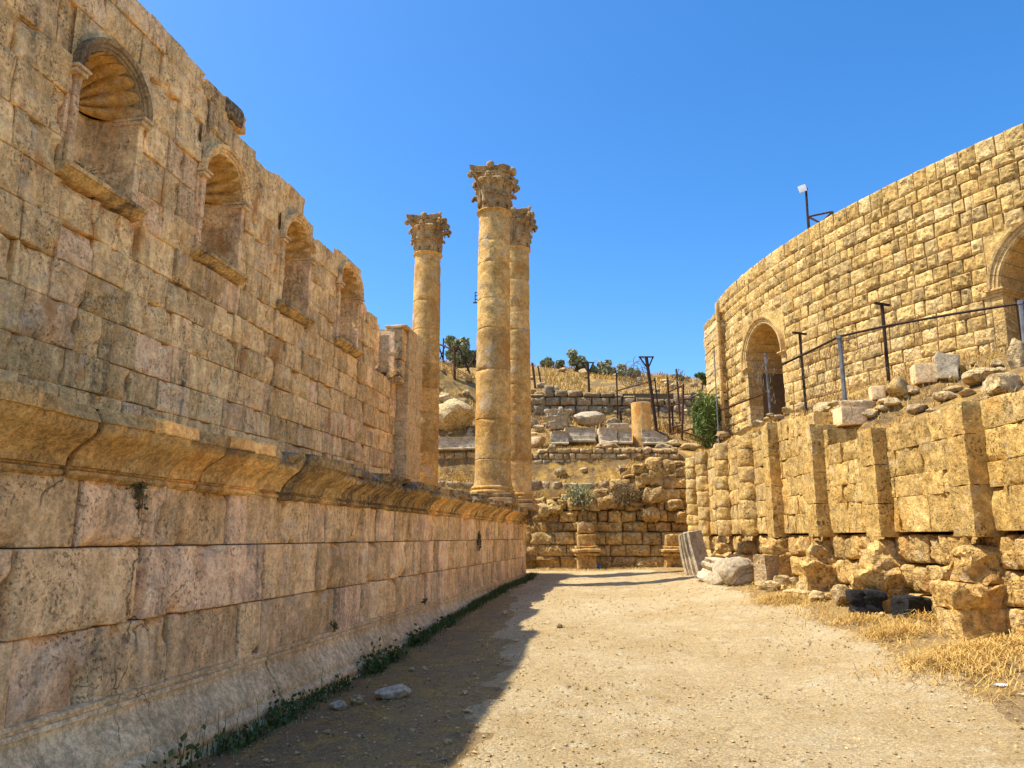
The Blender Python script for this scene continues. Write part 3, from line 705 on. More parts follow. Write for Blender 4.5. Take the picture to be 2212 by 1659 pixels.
courses(mb, m_r, [1.77, 2.30, 2.62, 3.03, 3.40], 8.6, 14.62, .45, 1.05, bev=.007, rough=.017, nsc=9, res=.045, jit=.02, **kw)
courses(mb, m_r, [1.77, 2.17, 2.56, 2.97, 3.38, 3.80, 4.22], 14.62, 18.2, .35, .8, bev=.008, rough=.019, nsc=9, res=.05, jit=.03, **kw)
courses(mb, m_r, [1.77, 2.17, 2.56, 2.97, 3.38, 3.80, 4.15, 4.6], 18.2, 28.9, .3, .7, bev=.02, rough=.022, nsc=5, res=.065, jit=.07, **kw)
mb.build('ashlar_face', M['ashlar'], rw)
mb = MB()
kf = dict(depth=.5, gap=.012, bev=.035, rough=.03, chip=.14, tilt=.06, bulge=.025, bw=.07, nsc=8, wob=.012)
for a, b, r_ in ((3.2, 8.6, .2), (8.6, 16, .05), (16, 28.9, .07)):
    courses(mb, lambda u, v, h: m_r(u, v, h-.06), [.2, .86, 1.30, 1.745], a, b, .28, .72, res=r_, colf=lambda u, v: (U(.0, 1), U(0, .6), U(0, 1)), **kf)
mb.build('foundation_courses', M['rough'], rw)
mb = MB()
for a, b in ((3.2, 14.6), (14.62, 29)):
    dd_ = np.linspace(a, b, 12); z = min(rtop(a+.1), rtop(b-.1))-.15
    G = np.stack([m_r(dd_, 0*dd_+.0, -.62+0*dd_), m_r(dd_, 0*dd_+z, -.62+0*dd_), m_r(dd_, 0*dd_+z, -1.1+0*dd_), m_r(dd_, 0*dd_, -1.1+0*dd_)], 1); mb.grid(G)
mb.build('core', M['core'], rw)
def rframe(d, h=0.):
    p = m_r(np.array([d]), np.array([0.]), np.array([h]))[0]; s = float((rlat(d+.1)-rlat(d-.1))/.2)
    t = np.array([RT[0]*s+FW[0], RT[1]*s+FW[1], 0]); t /= np.linalg.norm(t); n = np.array([-t[1], t[0], 0]); return p, np.array([t, n, [0, 0, 1]])
PIL = [(9.95, .50, .25, 3.40, 0), (12.5, .50, .24, 3.42, 0), (15.0, .48, .24, 3.84, 0), (17.6, .46, .24, 4.26, 0)]
for d, w, pr_, zt, _ in PIL:
    p, ax = rframe(d); mb = MB(); z = 1.70
    while z < zt-.05:
        z2 = min(zt, z+U(.45, .75)); z2 = zt if zt-z2 < .25 else z2
        sblock(mb, p+ax[1]*(pr_/2-.14)+ax[0]*U(-.006, .006)+np.array([0, 0, (z+z2)/2]), (w, pr_+.28, z2-z-.003), ax, r=.012, n=12, rough=.010, nsc=8, col=(U(.2, .8), U(0, .5), U(.2, .9))); z = z2
    mb.build('pilaster', M['ashlar'], rw)
for d, zt in ((19.7, 4.28), (22.2, 4.34), (25.0, 4.40), (26.9, 4.4)):
    p, ax = rframe(d); mb = MB(); z = 1.72
    while z < zt-.05:
        z2 = min(zt, z+U(.34, .5)); z2 = zt if zt-z2 < .2 else z2
        th = np.linspace(-.15, math.pi+.15, 17); zz_ = np.concatenate([[z+.004], np.linspace(z+.03, z2-.03, 7), [z2-.004]]); T, Z = np.meshgrid(th, zz_, indexing='ij')
        q = np.stack([np.cos(T), np.sin(T), Z*2+d], -1); e = np.minimum(Z-z, z2-Z); R_ = .29-.03*np.exp(-e/.025)+.03*fbm(q, 2.2, 4)
        P = p+ax[0]*(R_*np.cos(T))[..., None]+ax[1]*(R_*np.sin(T)+.03)[..., None]+Z[..., None]*np.array([0, 0, 1]); c = (U(.2, 1), U(.2, 1), U(0, .7)); mb.grid(P, col=c)
        for k_, kk in ((0, 1), (-1, 0)): mb.add(np.concatenate([P[:, k_], P[:, k_].mean(0, keepdims=True)]), F3=[[i, i+1, 17] for i in range(16)], col=c)
        z = z2
    mb.build('half_column', M['ashlar'], rw)
def pedestal(p, ax, z0, sc, seed, parent, out=.34, name='pilaster_base', stump=True):
    mb = MB(); w = .62*sc
    sblock(mb, p+ax[1]*(out*.35)+np.array([0, 0, z0+.16*sc]), (w, out+.45, .56*sc), ax, r=.03, n=9, rough=.022, nsc=4, col=(U(.3, .7), .2, .4))
    sblock(mb, p+ax[1]*(out*.45)+np.array([0, 0, z0+.58*sc]), (w*1.16, out+.46, .36*sc), ax, r=.07, n=10, rough=.055, nsc=5, taper=.17, col=(.8, .3, .2))
    if stump: sblock(mb, p+ax[1]*(out*.10)+np.array([0, 0, z0+.96*sc]), (w*1.0, out+.40, .52*sc), ax, r=.12, n=10, rough=.075, nsc=4.5, taper=-.12, col=(U(.2, .8), .3, .5), chop=2)
    mb.build(name, M['rough'], parent)
for d, s_, sd in ((10.05, .95, 1), (12.55, .88, 2), (15.0, .75, 3), (17.55, .8, 4), (19.9, .7, 5), (22.3, .7, 6)):
    p, ax = rframe(d); pedestal(p, ax, gzl(5.6, d)-.05, s_, sd, rw)

# ------------------------------------------------------------------ wall closing the path at the far end
FD = 28.0
fw_ = thing('end_wall', 'broken sunlit rubble wall closing the far end of the path, with a pedestal at its foot', 'end wall', W(3, FD, .6))
def m_f(u, v, h): return Wn(u, FD-np.asarray(h)-.14*(np.asarray(u)-3), v)
ft_l = [-16, -1, .6, 2.0, 2.6, 3.2, 3.7, 4.0, 4.5, 5.0, 6.4]; ft_z = [3.2, 3.15, 3.1, 3.2, 3.05, 3.3, 3.15, 3.9, 4.1, 4.42, 4.42]
def ftop(l): return float(np.interp(l, ft_l, ft_z))
mb = MB(); kw = dict(depth=.7, gap=.007, chip=.16, nsc=4, colf=lambda u, v: (U(0, 1), U(0, .6), U(0, 1)))
courses(mb, lambda u, v, h: m_f(u, v, h+.12), [.35, 1.02, 1.42, 1.86], -14, 6.3, .45, 1.1, res=.07, bev=.045, rough=.035, bulge=.03, bw=.15, tilt=.05, **kw)
courses(mb, lambda u, v, h: m_f(u, v, h-.05), [1.86, 2.22, 2.62, 3.02, 3.4, 3.8, 4.2, 4.6], -14, 6.3, .28, .75, res=.07, bev=.06, rough=.06, bulge=.05, bw=.12, tilt=.12, top=ftop, jit=.14, wob=.035, offr=(-.09, .06), **kw)
mb.build('masonry', M['rough'], fw_)
mb = MB(); box(mb, W(-3.9, FD+.95, 1.55), (20.6, .7, 2.9), yawax(YAW)); box(mb, W(5.2, FD+.95, 3.5), (2.4, .7, 1.4), yawax(YAW)); mb.build('core', M['core'], fw_)
axf = np.array([RT, -FW, [0, 0, 1]])
for lat, z0 in ((2.62, .56), (5.62, .56)):
    p = np.array(W(lat, FD-.05-.14*(lat-3), 0)); mb = MB()
    sblock(mb, p+axf[1]*.22+np.array([0, 0, z0+.2]), (.66, .7, .62), axf, r=.03, n=8, rough=.02, col=(.5, .2, .4))
    sblock(mb, p+axf[1]*.26+np.array([0, 0, z0+.55]), (.84, .9, .10), axf, r=.03, n=8, rough=.02, col=(.7, .2, .3))
    sblock(mb, p+axf[1]*.28+np.array([0, 0, z0+.66]), (.95, .95, .13), axf, r=.05, n=8, rough=.025, col=(.9, .2, .2))
    sblock(mb, p+axf[1]*.2+np.array([0, 0, z0+.77]), (.78, .8, .12), axf, r=.04, n=8, rough=.02, col=(.6, .2, .3))
    sblock(mb, p+axf[1]*.16+np.array([0, 0, z0+1.02]), (.62, .66, .42), axf, r=.04, n=8, rough=.025, col=(.6, .2, .3))
    if lat < 4: sblock(mb, p+axf[1]*.12+np.array([0, 0, z0+1.44]), (.58, .6, .42), axf, r=.10, n=8, rough=.03, col=(.3, .4, .5))
    mb.build('pedestal', M['rough'], fw_)
for i in range(13):
    l_ = U(.2, 6.1); z_ = U(1.9, 3.3 if l_ < 4 else 4.3); mb = MB() if i == 0 else mb; s_ = U(.25, .55)
    sblock(mb, m_f(np.array([l_]), np.array([z_]), np.array([.02]))[0], (s_*U(1, 1.6), s_*1.1, s_), yawax(YAW+U(-.3, .3), U(-.2, .2), U(-.15, .15)), r=s_*.28, n=7, rough=.07, nsc=5)
mb.build('projecting_stones', M['rough'], fw_)
mb = MB()
for lat, zt, w in ((4.62, 4.3, .42), (5.12, 4.42, .5), (5.62, 4.4, .55)):
    z = 2.9 if lat > 4.7 else 3.4
    while z < zt-.1:
        z2 = min(zt, z+U(.4, .6)); sblock(mb, np.array(W(lat+U(-.05, .05), FD-.08+U(-.08, .08), (z+z2)/2)), (w*U(.8, 1.1), .6, z2-z-.01), axf, r=.08, n=8, rough=.07, col=rcol()); z = z2
mb.build('upright_stones', M['rough'], fw_)

# ------------------------------------------------------------------ hillside and terrace
def interp(x, xs, ys): return np.interp(x, xs, ys)
TC = (36.9, 32.0); TR = 27.8
def tlat(d): return TC[0]-np.sqrt(np.maximum(TR**2-(np.asarray(d, float)-TC[1])**2, 1))
def terr(lat, d):
    lat = np.asarray(lat, float); d = np.asarray(d, float)
    far = interp(d, [28.2, 28.55, 28.62, 29.25, 29.4, 31, 32, 33, 35, 38, 39.2, 40.2, 44, 50, 58, 90], [3.1, 3.2, 3.65, 4.1, 4.9, 5.1, 5.4, 6.0, 6.7, 7.3, 7.5, 9.0, 10.9, 13.0, 13.8, 10])
    rightup = sst(3.4, 4.6, lat)*(4.35-interp(d, [28.2, 28.55, 28.62, 29.2, 29.4], [3.1, 3.2, 3.65, 4.1, 4.35]))*(d < 29.4); far = far+np.maximum(rightup, 0)
    far = far+(d > 32)*np.clip((-lat-.3)*.5, 0, 1.9)*sst(32, 36, d)*sst(46, 38, d) - np.clip(lat*.09, 0, 1.2)*sst(40, 48, d)
    zt = interp(d, [3, 9, 14.3, 15.1, 17.5, 23, 28], [3.0, 3.1, 3.15, 3.85, 4.0, 4.2, 4.3]); zb = interp(d, [10, 16, 20, 25, 30, 34], [6.5, 6.35, 6.2, 5.95, 5.8, 5.6])
    t = np.clip((lat-rlat(np.minimum(d, 28))-.5)/(np.maximum(tlat(np.clip(d, 6, 32)), 8)-6.9), 0, 1); rg = zt+(zb-zt)*t**.65
    w = sst(27.0, 30.5, d+np.clip((6.5-lat)*3, 0, 10)); w2 = sst(7.0, 9.0, lat)*sst(36, 30, d); z = rg*(1-w)+far*w; return z*(1-w2)+rg*w2
def tz(lat, d):
    q = np.array(W(lat, d, 0)); return float(terr(lat, d))+float(.10*fbm(q, .7, 3)+.035*fbm(q, 2.6, 2))
def sheet(name, l0, l1, d0, d1, st, keep):
    a = np.arange(l0, l1+1e-6, st); b = np.arange(d0, d1+1e-6, st); LA, DD = np.meshgrid(a, b, indexing='ij'); P = Wn(LA, DD, 0)
    P[..., 2] = terr(LA, DD)+.10*fbm(P, .7, 3)+.035*fbm(P, 2.6, 2)
    if name == 'hillside': P[..., 2] -= 2.2*(DD < 28.3)
    n, m_ = LA.shape; I = np.arange(n*m_).reshape(n, m_); F = np.stack([I[:-1, :-1], I[1:, :-1], I[1:, 1:], I[:-1, 1:]], -1).reshape(-1, 4)
    k = keep(LA, DD).ravel(); F = F[k[F].all(1)]
    mb = MB(); mb.add(P.reshape(-1, 3), F); o = mb.build(name, M['hill']); o['kind'] = 'structure'; return o
sheet('hillside', -34, 45, 27.9, 92, .28, lambda l, d: (d >= 27.8))
sheet('terrace', 6.2, 19, 5, 28.7, .2, lambda l, d: l > rlat(np.minimum(d, 28))+.35)

# ------------------------------------------------------------------ the theatre
th_t = thing('theatre', 'curved sunlit theatre wall of rusticated blocks with arched doorways, right', 'theatre', W(14, 22, 6))
ZT = 12.0
def m_t(u, v, h):                      # u = angle*TR measured from the left tangent, towards the viewer's right
    a = np.asarray(u, float)/TR; r = TR+np.asarray(h, float); return Wn(TC[0]-r*np.cos(a), TC[1]-r*np.sin(a), v)
def tu(lat, d): return math.atan2(TC[1]-d, TC[0]-lat)*TR
# doorways: (u centre, half width, spring height, floor)
ARCH = []
def bear2u(x):                          # where a bearing meets the drum
    t = (x-1106)/1662.0*math.cos(PITCH)/1.0
    u = np.linspace(-4, 30, 3401); p = np.stack([TC[0]-TR*np.cos(u/TR), TC[1]-TR*np.sin(u/TR)], -1); i = np.argmin(np.abs(p[:, 0]/p[:, 1]-t)); return u[i]
A1 = (3.95, 1.38, 8.15, 5.3); A2 = (15.2, 1.38, 7.9, 5.0)
vs = [5.0]
while vs[-1] < ZT-.2: vs.append(vs[-1]+U(.36, .46))
vs[-1] = ZT
OWA = .30
def snapv(z): return min(vs, key=lambda q: abs(q-z))
ex = []
for uc, hw, zs, zf in (A1, A2): ex.append((uc-hw-OWA, uc+hw+OWA, 4.9, snapv(zs+hw+OWA)))
mb = MB()
def tcol(u, v): return (U(.1, .9), U(0, .7), U(0, 1))
kw = dict(colf=tcol, depth=.5, gap=.008, gu=.008, bev=.011, draft=.026, bulge=.044, bw=.032, offr=(-.02, .02), rough=.02, chip=.02, tilt=.012, nsc=7, excl=ex)
def boss(mb, mapf, u, ue, v0, v1, col): pass
courses(mb, m_t, vs, -.6, 8, .24, .56, res=.06, **kw)
courses(mb, m_t, vs, 8, 20.5, .24, .62, res=.04, **kw)
courses(mb, m_t, vs, 20.5, 34, .5, .9, res=.2, **kw)
mb.build('rusticated_face', M['theatre'], th_t)
mb = MB(); u = np.linspace(-.6, 34, 60)
def solid(a, b, z0, z1):
    uu = np.linspace(a, b, max(3, int((b-a)/.4))); o = 0*uu
    mb.grid(np.stack([m_t(uu, z0+o, -.55+o), m_t(uu, z1+o, -.55+o), m_t(uu, z1+o, -1.6+o), m_t(uu, z0+o, -1.6+o), m_t(uu, z0+o, -.55+o)], 1))
    for e in (a, b):
        e_ = np.array([e, e]); mb.grid(np.stack([m_t(e_, np.array([z0, z1]), np.array([-.55]*2)), m_t(e_, np.array([z0, z1]), np.array([-1.6]*2))]))
cuts = [-.6]+[x for a in (A1, A2) for x in (a[0]-a[1], a[0]+a[1])]+[34]
for i in range(0, len(cuts), 2): solid(cuts[i], cuts[i+1], 4.4, ZT-.06)
for a in (A1, A2): solid(a[0]-a[1], a[0]+a[1], a[2]+a[1]+.02, ZT-.06)
mb.build('core', M['core'], th_t)
for uc, hw, zs, zf in (A1, A2):
    top = snapv(zs+hw+OWA); mb = MB()
    for s in (-1, 1):
        z = zf; a, b = (uc-hw-OWA, uc-hw) if s < 0 else (uc+hw, uc+hw+OWA)
        while z < zs-.16:
            z2 = min(zs-.14, z+U(.3, .4)); z2 = zs-.14 if zs-.14-z2 < .15 else z2
            patch(mb, m_t, a, b, z, z2, depth=1.7, res=.06, bev=.012, rough=.008, gap=.004, col=rcol()); z = z2
    ph = np.linspace(0, math.pi, 49); rr = np.linspace(0, 1, 6); PH, RR = np.meshgrid(ph, rr, indexing='ij')
    cy, sy = np.cos(PH), np.sin(PH); tm = np.minimum((hw+OWA)/np.maximum(np.abs(cy), 1e-6), (top-zs+.14)/np.maximum(sy, 1e-6)); rad = hw+.05+(np.maximum(tm, hw+.06)-hw-.05)*RR
    Uq, Zq = uc+rad*cy, zs-.14*(sy < .01)+rad*sy; q = np.stack([Uq, Zq, 0*Uq], -1); mb.grid(m_t(Uq, Zq, -.004+.02*fbm(q, 4, 3)), col=(.5, .3, .4))
    dw = mb.build('doorway', M['theatre'], th_t)
    # voussoir ring and vault
    mb = MB(); nv_ = 13
    pr = np.array([(hw, -1.7), (hw, .02), (hw+.035, .03), (hw+.04, .065), (hw+.12, .07), (hw+.125, .10), (hw+.20, .105), (hw+.21, .15), (hw+.27, .17), (hw+.275, .0), (hw+.275, -.1)])
    for k in range(nv_):
        ph = np.linspace(math.pi*k/nv_+.004, math.pi*(k+1)/nv_-.004, 6); PH, K = np.meshgrid(ph, np.arange(len(pr)), indexing='ij'); rad = pr[K, 0]; h = pr[K, 1]
        Uq, Zq = uc+rad*np.cos(PH), zs+rad*np.sin(PH); q = np.stack([Uq, Zq, h], -1); mb.grid(m_t(Uq, Zq, h+.006*fbm(q, 6, 3)), col=(U(.3, .8), U(0, .6), .3))
    o = mb.build('archivolt', M['trim'], dw); o.location = -Vector(th_t.location)
    for s in (-1, 1):
        mb = MB()
        for dz, oh, hh in ((-.13, .03, .09), (-.06, .08, .06), (-.01, .13, .05)):
            a, b = sorted((uc+s*(hw-oh*.8), uc+s*(hw+OWA+oh*.5))); patch(mb, m_t, a, b, zs+dz-hh/2, zs+dz+hh/2, depth=1.7, res=.08, bev=.012, rough=.005, gap=.001, off=oh, col=(.6, .3, .3))
        o = mb.build('impost', M['trim'], dw); o.location = -Vector(th_t.location)
    # passage behind
    mb = MB(); s_ = np.array([-1.7, -6.5])
    path = [(uc-hw, zf-.6), (uc-hw, zs)]+[(uc-hw*math.cos(t), zs+hw*math.sin(t)) for t in np.linspace(.1, math.pi-.1, 14)]+[(uc+hw, zs), (uc+hw, zf-.6)]
    pp = np.array(path)
    for k in range(9):
        h0, h1 = -1.7-k*.55, -1.7-(k+1)*.55+.006; mb.grid(np.stack([m_t(pp[:, 0], pp[:, 1], np.full(len(pp), h0)), m_t(pp[:, 0], pp[:, 1], np.full(len(pp), h1-.014))]), col=rcol())
    cc = np.array([[uc]*len(pp), [zs]*len(pp)]); mb.grid(np.stack([m_t(pp[:, 0], pp[:, 1], np.full(len(pp), -6.4)), m_t(cc[0], cc[1]-.5, np.full(len(pp), -6.4))]), col=(.4, .3, .3))
    o = mb.build('passage', M['trim'], dw); o.location = -Vector(th_t.location)
# lower buttress at the left end
mb = MB(); zb_ = 4.9
axt = np.array([RT, FW, [0, 0, 1]])
while zb_ < 11.15:
    z2 = min(11.2, zb_+U(.3, .4)); p = np.array(W(TC[0]-TR-.02, 33.0, (zb_+z2)/2)); sblock(mb, p, (.62, 2.2, z2-zb_-.008), axt, r=.03, n=9, rough=.035, nsc=6, col=rcol()); zb_ = z2
mb.build('end_buttress', M['theatre'], th_t)
mb = MB(); zb_ = 4.9
while zb_ < 10.9:
    z2 = zb_+U(.8, 1.1); p = np.array(W(TC[0]-TR-.30, 31.75, (zb_+z2)/2)); sblock(mb, p, (.16, .2, z2-zb_-.01), axt, r=.07, n=6, rough=.01, col=(.5, .3, .3)); zb_ = z2
mb.build('stone_strip', M['trim'], th_t)
# ------------------------------------------------------------------ finding the footing of loose things
def hit(x, y, lo, hi, zf):
    best = None
    for d in np.linspace(lo, hi, 160):
        l, _, z = at(x, y, d); e = z-zf(l, d)
        if best is not None and best[1] > 0 >= e: return l, d, zf(l, d)
        if best is None or abs(e) < best[0]: best = (abs(e), e, l, d)
        else: best = (best[0], e, best[2], best[3])
    return best[2], best[3], zf(best[2], best[3])
def loose(name, label, cat, x, y, w, h, mat, lo=3, hi=27, zf=ground_at, seed=0, kind='rock', dep=None, ang=None, group=None, chops=10, rough=.11, sink=.16, tilt=0., roll=0., r=.06, col=None):
    """w, h in survey pixels; stands on the ground found at (x, y)"""
    l, d, z = hit(x, y, lo, hi, zf); s = d/1690.; ww, hh = w*s, h*s; dp = dep if dep else ww*.8
    d2 = d+dp*.45; l2 = l*d2/d; z = zf(l2, d2); p = W(l2, d2, z); mb = MB(); a = YAW+(ang if ang is not None else 0)
    if kind == 'rock': rock_mb(mb, (p[0], p[1], z+hh*(.5-sink)), (ww, dp, hh), seed+1, chops, rough, 3 if ww*769/d < 130 else 4, col, a)
    else: sblock(mb, (p[0], p[1], z+hh*(.5-sink)), (ww, dp, hh), yawax(a, tilt, roll), r=r, n=9, rough=rough*.25, seed=seed, col=col, chop=chops if kind == 'chop' else 0)
    o = mb.build(name, M[mat], origin=(p[0], p[1], z)); return tag(o, label, cat, group)

# --- along the foot of the right wall
def basalt(label, x, y, seed, kind):
    l, d, z = hit(x, y, 6, 16, ground_at); s = d/1690.; p = np.array(W(l, d+.2, z)); mb = MB(); ax = yawax(YAW+(.25 if kind else -.2))
    if kind == 0:
        sblock(mb, p+np.array([0, 0, .09]), (.42, .36, .24), ax, r=.04, n=8, rough=.02, seed=seed, taper=-.12)
        sblock(mb, p+ax[0]*-.14+np.array([0, 0, .27]), (.22, .40, .20), ax, r=.05, n=7, rough=.02, seed=seed+1)
        sblock(mb, p+ax[0]*.13+np.array([0, 0, .28]), (.30, .42, .17), ax, r=.06, n=7, rough=.02, seed=seed+2)
        sblock(mb, p+ax[0]*.02+np.array([0, 0, .22]), (.40, .36, .16), ax, r=.04, n=7, rough=.015, seed=seed+3)
    else:
        sblock(mb, p+np.array([0, 0, .13]), (.50, .40, .30), ax, r=.035, n=9, rough=.018, seed=seed)
        sblock(mb, p+ax[0]*-.10+np.array([0, 0, .26]), (.30, .36, .12), ax, r=.04, n=7, rough=.02, seed=seed+1)
        for sx, sz in ((1, 1), (1, -1), (-1, 1), (-1, -1)): pass
        sblock(mb, p+ax[0]*.20+ax[1]*-.185+np.array([0, 0, .20]), (.16, .08, .05), ax, r=.01, n=4, rough=.008); sblock(mb, p+ax[0]*.20+ax[1]*-.185+np.array([0, 0, .05]), (.16, .08, .06), ax, r=.01, n=4, rough=.008)
    tag(mb.build('basalt_block', M['basalt'], origin=tuple(p)), label, 'stone block')
basalt('black basalt block with a notched saddle-like top, beside the pitted boulder', 1885, 1330, 3, 0)
basalt('black basalt block with a square hole in its side, nearer of the two black stones', 1992, 1340, 8, 1)
GR = dict(lo=9, hi=27)
loose('boulder', 'large pale pitted boulder just left of the black basalt blocks', 'rock', 1820, 1312, 62, 52, 'rock', seed=11, chops=9, ang=.3, **GR)
loose('boulder', 'low rounded pale stone lying between the straw heap and the large pitted boulder', 'rock', 1765, 1302, 46, 26, 'rock', seed=12, **GR)
loose('stone_slab', 'thin pale slab lying flat behind the straw heap', 'stone slab', 1722, 1290, 60, 13, 'rock', seed=13, dep=.5, chops=10, rough=.07, **GR)
loose('boulder', 'whitish jagged stone at the left end of the pale stone pile by the right wall', 'rock', 1672, 1280, 50, 28, 'rock', seed=14, **GR)
loose('boulder', 'upper pale stone of the pile leaning on the right wall', 'rock', 1690, 1268, 40, 30, 'rock', seed=15, **GR)
loose('boulder', 'squarish pale stone at the right end of the pale stone pile', 'rock', 1740, 1276, 30, 24, 'rock', seed=16, kind='chop', chops=3, **GR)
loose('boulder', 'small pale stone on top of the pile beside the right wall', 'rock', 1716, 1265, 26, 22, 'rock', seed=17, **GR)
loose('boulder', 'small brown stone tucked behind the large pitted boulder', 'rock', 1849, 1300, 20, 18, 'rock', seed=18, **GR)
def carved(name, label, x, y, wid, hgt, dep, prof_fn, tilt=0, roll=0, ang=0, mat='marble', seed=0, cat='carved block', lo=9, hi=28, zf=ground_at, sink=.04):
    l, d, z = hit(x, y, lo, hi, zf); z = zf(l, d+dep*.4); p = np.array(W(l*(d+dep*.4)/d, d+dep*.4, z)); ax = yawax(YAW+ang, tilt, roll)
    q = prof_fn(wid, hgt, dep); n = len(q); ln = np.linspace(-.5, .5, 14); mb = MB(); rs = random.Random(seed); c = (rs.random(), rs.random()*.5, rs.random())
    pts = np.array(q); L, K = np.meshgrid(ln, np.arange(n+1) % n, indexing='ij')
    G = np.stack([L*wid, pts[K, 0], pts[K, 1]], -1); nz = np.stack([fbm(G*4+seed+j*9, 1, 3) for j in range(3)], -1)*.014; nz -= 0
    e = sst(.3, .5, np.abs(L)); G = G+nz+np.stack([-.05*np.sign(L)*sst(.1, .6, fbm(G*2+seed, 1.5, 3))*e, 0*L, 0*L], -1)
    ctr = np.array([0, pts[:, 0].mean(), pts[:, 1].mean()]); caps = [G[0], G[-1]]
    for cp in caps:
        m_ = cp.mean(0); mb.add((np.concatenate([cp, m_[None]])@ax)+p+np.array([0, 0, -sink]), F3=[[i, i+1, n+1] for i in range(n)], col=c)
    mb.grid(G@ax+p+np.array([0, 0, -sink]), col=c)
    return tag(mb.build(name, M[mat], origin=tuple(p)), label, cat)
def epist(w, h, d):                      # stepped architrave face with bead rows, crown moulding at the foot or head
    f = -d/2; return [(d/2, 0), (f-.10, 0), (f-.11, h*.10), (f-.05, h*.14), (f-.03, h*.19), (f-.03, h*.42), (f-.012, h*.43), (f+.0, h*.45), (f+.0, h*.66), (f+.016, h*.67), (f+.03, h*.69), (f+.03, h*.90), (f+.0, h*.92), (f-.01, h), (d/2, h)]
def flute(w, h, d):
    f = -d/2; o = [(d/2, 0), (f, 0)]
    for k in range(3):
        a, b = f, 0
    return o+[(f, h), (d/2, h)]
# leaning moulded arch block
l, d, z = hit(1512, 1243, 14, 26, ground_at); p = np.array(W(l, d+.2, z)); ax = yawax(YAW-.85, .10, -.24)
prof = [(-.30, .25), (-.30, -.16), (-.24, -.20), (-.19, -.20), (-.165, -.13), (-.14, -.20), (-.06, -.27), (-.03, -.20), (.02, -.21), (.05, -.30), (.12, -.33), (.15, -.25), (.19, -.25), (.22, -.33), (.30, -.33), (.30, .25)]
zz_ = np.linspace(0, 1.16, 24); pr = np.array(prof+prof[:1]); Z, K = np.meshgrid(zz_, np.arange(len(pr)), indexing='ij')
bend = .13*(Z/1.16)**2.2; G = np.stack([pr[K, 0]*(1-.15*Z), pr[K, 1]+bend, Z-.05], -1); G += .010*np.stack([fbm(G+9*j, 4, 3) for j in range(3)], -1)
mb = MB(); cz = np.where(Z[..., None] > .52, np.array([.2, .2, 1.]), np.array([.9, .3, .0])).reshape(-1, 3)
mb.grid(G@ax+p, col=cz); t_ = G[-1]; mb.add(np.concatenate([t_, t_.mean(0, keepdims=True)+[[0, 0, .05]]])@ax+p, F3=[[i, i+1, len(pr)] for i in range(len(pr)-1)], col=(.4, .2, .9))
tag(mb.build('arch_stone', M['marble'], origin=tuple(p)), 'tall moulded arch stone leaning against the far corner of the right wall', 'carved block')
# fallen column base
l, d, z = hit(1556, 1252, 14, 26, ground_at); p = np.array(W(l, d+.3, z)); mb = MB()
_b = [(0, 0), (.46, 0), (.48, .06), (.46, .14), (.40, .16), (.38, .20), (.36, .26), (.40, .29), (.42, .34), (.39, .40), (.33, .42), (.32, .50), (0, .52)]
lathe(mb, _b, 40, col=(.8, .2, .4), fn=lambda T, z_, r: r*(1+.03*fbm(np.stack([np.cos(T), np.sin(T), z_], -1), 2, 3))-.10*sst(.25, .6, fbm(np.stack([np.cos(T), np.sin(T), z_*2], -1)+4, 1.3, 2))*(r > .05))
mb.V[0] = mb.V[0]@yawax(0, .12, .1)+p-np.array([0, 0, .04]); tag(mb.build('fallen_column_base', M['marble'], origin=tuple(p)), 'fallen pale column base with torus mouldings beside the leaning arch stone', 'carved block')
# fallen arch block with a groove round its face
l, d, z = hit(1605, 1268, 12, 24, ground_at); p = np.array(W(l, d+.35, z+.28)); mb = MB()
bm = bmesh.new(); bmesh.ops.create_icosphere(bm, subdivisions=5, radius=1); P = np.array([v.co[:] for v in bm.verts]); F = [[v.index for v in f.verts] for f in bm.faces]; bm.free()
P = P*np.array([.40, .28, .33]); P[:, 1] = np.clip(P[:, 1], -.24, .3); P[:, 2] = np.maximum(P[:, 2], -.32); rr = np.hypot(P[:, 0]-.18, P[:, 2]+.30); P[:, 1] += np.where(P[:, 1] < -.1, .05*np.exp(-((rr-.42)/.022)**2)-.03*np.exp(-((rr-.49)/.03)**2)+.05*np.exp(-((rr-.33)/.018)**2), 0)
P += .022*np.stack([fbm(P*3+9*j, 1.2, 4) for j in range(3)], -1); mb.add(P@yawax(YAW+.1, .12)+p, F3=F, col=(.15, .2, .9)); tag(mb.build('arch_fragment', M['marble'], origin=tuple(p)), 'rounded pale arch fragment with a curved double groove, lying by the right wall', 'carved block')
loose('stone_block', 'dark flat block leaning against the grooved arch fragment', 'stone block', 1568, 1264, 34, 60, 'marble', seed=31, kind='block', dep=.5, ang=.5, tilt=-.25, roll=.45, r=.05, col=(.0, .2, 1.), lo=12, hi=24)  # darkest block tone over the whole stone
carved('moulded_block', 'upright grey moulded block standing right of the grooved arch fragment', 1660, 1268, .36, .66, .4, lambda w, h, d: [(d/2, 0), (-d/2, 0), (-d/2-.03, h*.1), (-d/2+.02, h*.2), (-d/2, h), (d/2, h)], ang=.3, seed=5, mat='rubble')
loose('boulder', 'reddish stone wedged behind the grooved arch fragment', 'rock', 1635, 1255, 36, 34, 'rubble', seed=33, lo=12, hi=24)
for i in range(26):
    x = U(1560, 2190); y = float(np.interp(x, [1500, 1600, 1700, 1850, 2000, 2200], [1244, 1258, 1276, 1312, 1345, 1400]))+U(-8, 14); w = U(8, 26)
    loose('foot_stone', 'small pale stone lying in the straw along the foot of the right wall', 'rock', x, y, w, w*U(.45, .75), 'rock' if i % 2 else 'rough', seed=700+i, group='small stones along the foot of the right wall', col=(U(.2, 1), U(0, .7), U(0, .8)), ang=U(0, 3), lo=7, hi=25)
